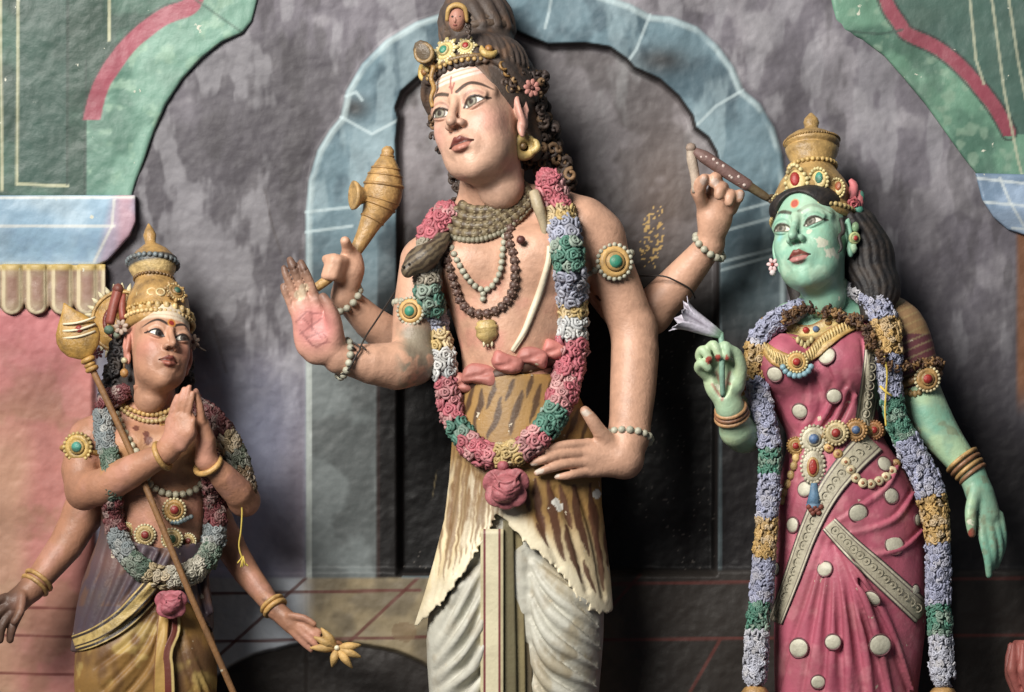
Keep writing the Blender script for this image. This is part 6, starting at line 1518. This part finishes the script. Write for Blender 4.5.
    c = mix(c, sa, sm(98, 92, X + 6 * (n2 - .5)) * sm(306, 312, Y))
    c = mix(c, C(120, 76, 50), sm(1014, 1020, X) * sm(228, 236, Y) * sm(420, 380, Y))
    cr = np.min([lined(X, Y, l) for l in ([(265, 190), (272, 225), (286, 268)], [(300, 250), (296, 300)], [(212, 320), (226, 372)])], 0); c = mix(c, C(70, 62, 62), .5 * sm(2.2, .4, cr + 2 * (n3 - .5)))
    V = np.stack([X, Y, Z], -1).reshape(-1, 3); nx, ny = X.shape
    i = np.arange(nx - 1)[:, None] * ny; j = np.arange(ny - 1)[None]
    Q = np.stack([i + j, i + j + 1, i + ny + j + 1, i + ny + j], -1).reshape(-1, 4)
    # give the wall a real thickness
    bc = np.array([[xs[0], ys[0], WZ - 60], [xs[-1], ys[0], WZ - 60], [xs[-1], ys[-1], WZ - 60], [xs[0], ys[-1], WZ - 60]]); n = len(V)
    e = [np.arange(nx) * ny, np.arange(nx) * ny + ny - 1]
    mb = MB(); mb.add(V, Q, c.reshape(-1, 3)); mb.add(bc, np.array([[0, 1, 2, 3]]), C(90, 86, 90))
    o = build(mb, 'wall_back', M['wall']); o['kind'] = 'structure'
make_wall()

def raised(name, poly, z0, th, colfn, x0=None, soft=3, mat='trim', parent=None, h=1.6, seed=0, prof=None):
    q = np.array(poly, float); lo, hi = q.min(0), q.max(0)
    g = Grid(lo[0] - 4, hi[0] + 4, lo[1] - 4, hi[1] + 4, z0 - 10, z0 + th + 16, h)
    XX, YY = np.meshgrid(g.ax[0], g.ax[1], indexing='ij'); d2 = polyd(XX, YY, q).astype(f32)[:, :, None]; hz = (plaster(XX, YY, seed) * .8).astype(f32)[:, :, None]
    if prof is not None: hz = hz + prof(XX, YY).astype(f32)[:, :, None]
    Z = g.ax[2][None, None, :]
    dz = np.maximum(Z - (z0 + th + hz), (z0 - 8) - Z)
    k = soft; a, b = np.broadcast_to(d2, g.a.shape), dz
    hh = np.maximum(k - np.abs(a - b), 0) / k; g.a = (np.maximum(a, b) + hh * hh * k * .25).astype(f32)
    v, f = g.mesh(); n = fbm(v, 40, 4, 200 + seed); n2 = fbm(v, 12, 3, 210 + seed)
    o = build(MB().add(v, f, colfn(v[:, 0], v[:, 1], n, n2)), name, M[mat], parent)
    if parent is None: o['kind'] = 'structure'
    return o

EDGE_L = [(262, -60), (258, 0), (252, 22), (243, 33), (222, 42), (202, 58), (182, 80), (166, 105), (154, 132), (144, 162), (135, 186), (131, 200)]
STRIPE_L = [(200, -40), (190, 0), (160, 14), (132, 36), (110, 62), (96, 88), (88, 118)]
def col_left(X, Y, n, n2):
    c = mix(np.broadcast_to(C(106, 152, 132), X.shape + (3,)), C(78, 122, 104), sm(.45, .64, n)); c = mix(c, C(140, 178, 150), .5 * sm(.55, .7, n2))
    st = np.array(spline(STRIPE_L, 6)); xs_ = np.interp(Y, st[:, 1], st[:, 0])
    inner = (X < np.where(Y < 118, xs_, 86))
    dkg = mix(np.broadcast_to(C(66, 104, 88), c.shape), C(46, 76, 64), sm(.42, .6, n))
    c = mix(c, dkg, inner * 1.0)
    c = mix(c, C(52, 84, 74), .9 * inner * (X > 20) * (X < 66) * (Y < 182))
    for l in ([(18, -60), (17, 184)], [(17, 184), (68, 186)], [(110, -60), (109, 40)], [(0, -60), (2, 190)]): c = mix(c, C(190, 190, 150), .8 * sm(2.0, .8, lined(X, Y, l)))
    for l in ([(68, -60), (67, 184)], [(86, 60), (85, 197)]): c = mix(c, C(40, 62, 54), .8 * sm(1.8, .7, lined(X, Y, l)))
    d = lined(X, Y, st + (3, 3)); c = mix(c, C(160, 70, 86), sm(9.5, 7.5, d + 2 * (n2 - .5)) * (Y < 120)); c = mix(c, C(58, 70, 62), .8 * sm(1.6, .6, np.abs(d - 9.6)) * (X < xs_) * (Y < 118))
    for l in ([(243, 33), (196, 0), (180, -30)],): c = mix(c, C(60, 92, 78), .7 * sm(1.8, .6, lined(X, Y, l)))
    return c
raised('trim_1', [(-690, -300), (262, -300)] + EDGE_L + [(-690, 200)], WZ, 5.5, col_left, soft=5, seed=1)
def col_br(X, Y, n, n2):
    c = mix(np.broadcast_to(C(160, 188, 206), X.shape + (3,)), C(130, 166, 192), sm(.35, .7, n)); c = mix(c, C(120, 152, 182), .5 * sm(.35, .7, n2) * sm(222, 232, Y))
    c = mix(c, C(172, 150, 172), .85 * sm(106, 120, X + .25 * (Y - 200))); c = mix(c, C(196, 130, 140), .5 * sm(.5, .64, n) * sm(112, 124, X))
    for l in ([(-60, 226), (114, 226)], [(-60, 198), (136, 197)], [(114, 200), (112, 226), (94, 262)]): c = mix(c, C(206, 206, 196), .7 * sm(2.0, .7, lined(X, Y, l)))
    c = mix(c, C(196, 206, 206), .6 * sm(260, 264, Y)); return c
raised('trim_2', [(-690, 197), (136, 195), (136, 222), (130, 236), (118, 250), (108, 261), (96, 266), (-690, 267)], WZ, 15, col_br, soft=4, seed=2, prof=lambda X, Y: -7 * sm(226, 264, Y))
def col_cap(X, Y, n, n2):
    c = mix(np.broadcast_to(C(160, 134, 104), X.shape + (3,)), C(128, 96, 78), sm(.42, .62, n)); u = ((X + .5) % 25.0) - 12.5
    c = mix(c, C(138, 92, 80), .7 * sm(7, 3, np.abs(u)) * sm(272, 280, Y) * sm(308, 296, Y)); ring = np.where(Y < 304, np.abs(np.abs(u) - 8.5), np.abs(np.hypot(u, Y - 304) - 8.5)); c = mix(c, C(204, 188, 150), .9 * sm(2.2, 1, ring) * (Y > 268)); c = mix(c, C(120, 92, 70), .6 * sm(1.6, .6, np.abs(np.abs(u) - 12.5))); c = mix(c, C(190, 160, 76), .8 * sm(272, 268, Y)); return c
scal = []
for k in range(34, -2, -1):
    cx = k * 25 - 688
    if cx > 96: continue
    for a in np.linspace(0, math.pi, 9)[:-1]: scal.append((cx + 12.4 * math.cos(a), 304 + 11 * math.sin(a)))
raised('trim_3', [(-690, 264), (106, 264), (106, 304)] + [s_ for s_ in scal if s_[0] > -690] + [(-690, 304)], WZ, 12, col_cap, soft=3, seed=3, prof=lambda X, Y: 4.5 * np.sqrt(np.clip(1 - ((((X + .5) % 25.0) - 12.5) / 9.5) ** 2, 0, 1)) - 3)
EDGE_R = [(826, -60), (831, 0), (835, 20), (842, 31), (862, 40), (884, 56), (905, 80), (925, 104), (945, 132), (962, 156), (976, 174)]
STRIPE_R = [(872, -60), (886, 0), (900, 24), (908, 34), (934, 46), (958, 64), (980, 88), (998, 112), (1009, 132)]
def col_right(X, Y, n, n2):
    c = mix(np.broadcast_to(C(94, 142, 116), X.shape + (3,)), C(66, 106, 88), sm(.45, .64, n)); c = mix(c, C(140, 168, 142), .4 * sm(.56, .7, n2))
    st = np.array(spline(STRIPE_R, 6)); xs_ = np.interp(Y, st[:, 1], st[:, 0]); inner = (X > xs_) & (Y < 134)
    c = mix(c, C(62, 92, 84), inner * .9); d = lined(X, Y, st); c = mix(c, C(148, 62, 78), sm(8, 6, d + 2 * (n2 - .5)) * (Y < 136)); c = mix(c, C(46, 52, 50), .8 * sm(1.6, .6, np.abs(d - 8)))
    for l in ([(964, -60), (976, 60), (984, 84)], [(984, -60), (1004, 90), (1018, 160), (1026, 190)], [(1000, -60), (1018, 60), (1030, 120)], [(1022, -60), (1040, 60)]): c = mix(c, C(176, 180, 150), .75 * sm(1.9, .7, lined(X, Y, l)))
    c = mix(c, C(50, 76, 66), .8 * sm(1.8, .6, lined(X, Y, [(842, 31), (880, 34), (902, 30)])))
    return c
raised('trim_4', EDGE_R + [(1000, 180), (1715, 196), (1715, -300), (826, -300)], WZ, 5.5, col_right, soft=5, seed=4)
def col_br2(X, Y, n, n2):
    c = mix(np.broadcast_to(C(138, 162, 190), X.shape + (3,)), C(104, 130, 158), sm(.45, .62, n))
    for l in ([(976, 178), (1100, 192)], [(982, 202), (1100, 212)], [(1000, 178), (1010, 202), (1024, 226)], [(1012, 228), (1100, 236)]): c = mix(c, C(196, 206, 206), .7 * sm(2.0, .7, lined(X, Y, l)))
    return c
raised('trim_5', [(975, 173), (1715, 192), (1715, 240), (1024, 235), (1008, 230), (994, 218), (982, 200)], WZ, 15, col_br2, soft=4, seed=5, prof=lambda X, Y: -8 * sm(205, 232, Y))
# pink carved lump at the right edge
lg = Grid(1004, 1080, 636, 1066, -100, -20, 2.0)
lg.loft([(640, 1034, -66, 20, 20), (656, 1036, -64, 24, 24), (690, 1040, -62, 24, 24), (720, 1040, -62, 20, 20), (1066, 1040, -62, 24, 24)], 0)
for k in range(7):
    a = math.pi * (k - 3) / 6; lg.chain([(1036 + 26 * math.sin(a), 644, -64 + 26 * math.cos(a)), (1038 + 30 * math.sin(a), 670, -62 + 30 * math.cos(a)), (1040 + 22 * math.sin(a), 704, -62 + 22 * math.cos(a))], [2, 6, 2], 4)
v, f = lg.mesh(); o = build(MB().add(v, f, np.broadcast_to(C(176, 92, 84), v.shape) * (1 + .3 * (fbm(v, 14, 3, 300) - .5))[:, None]), 'lotus_post', M['cloth'])
tag(o, 'pinkish-red petalled plaster post at the far right edge, low down', 'post')
# ledge the statues stand on
mb = MB(); V = np.array([[x_, y_, z_] for y_ in (1071, 1110) for x_, z_ in ((-700, -152), (1725, -152), (1725, 260), (-700, 260))], float)
mb.add(V, np.array([[0, 1, 2, 3], [4, 7, 6, 5], [0, 4, 5, 1], [1, 5, 6, 2], [2, 6, 7, 3], [3, 7, 4, 0]]), C(84, 74, 66)); o = build(mb, 'floor', M['wall'], smooth=False); o['kind'] = 'structure'
sc = bpy.context.scene
cam = bpy.data.cameras.new('camera'); co = bpy.data.objects.new('camera', cam); COLL.objects.link(co)
co.location = (0, -DIST, ZC); co.rotation_euler = (math.pi / 2, 0, 0)
cam.sensor_width = 36; cam.lens = FPX / 1024 * 36
sc.camera = co
def area(name, loc, target, size, power, col, size_y=None):
    l = bpy.data.lights.new(name, 'AREA'); l.energy = power; l.color = col; l.size = size
    if size_y: l.shape = 'RECTANGLE'; l.size_y = size_y
    o = bpy.data.objects.new(name, l); COLL.objects.link(o); o.location = loc
    import mathutils
    o.rotation_euler = (mathutils.Vector(target) - mathutils.Vector(loc)).to_track_quat('-Z', 'Y').to_euler()
    return o
area('window_light', (-2.5, -4.1, 4.3), (.1, 0, 1.95), 2.5, 88, (1.0, .96, .9)).data.spread = math.radians(58)
w = bpy.data.worlds.new('world'); sc.world = w; w.use_nodes = True
w.node_tree.nodes['Background'].inputs[0].default_value = (.75, .85, 1, 1); w.node_tree.nodes['Background'].inputs[1].default_value = .085
sc.view_settings.view_transform = 'Standard'; sc.view_settings.look = 'None'; sc.view_settings.exposure = 0; sc.view_settings.gamma = 1; sc.view_settings.use_curve_mapping = False
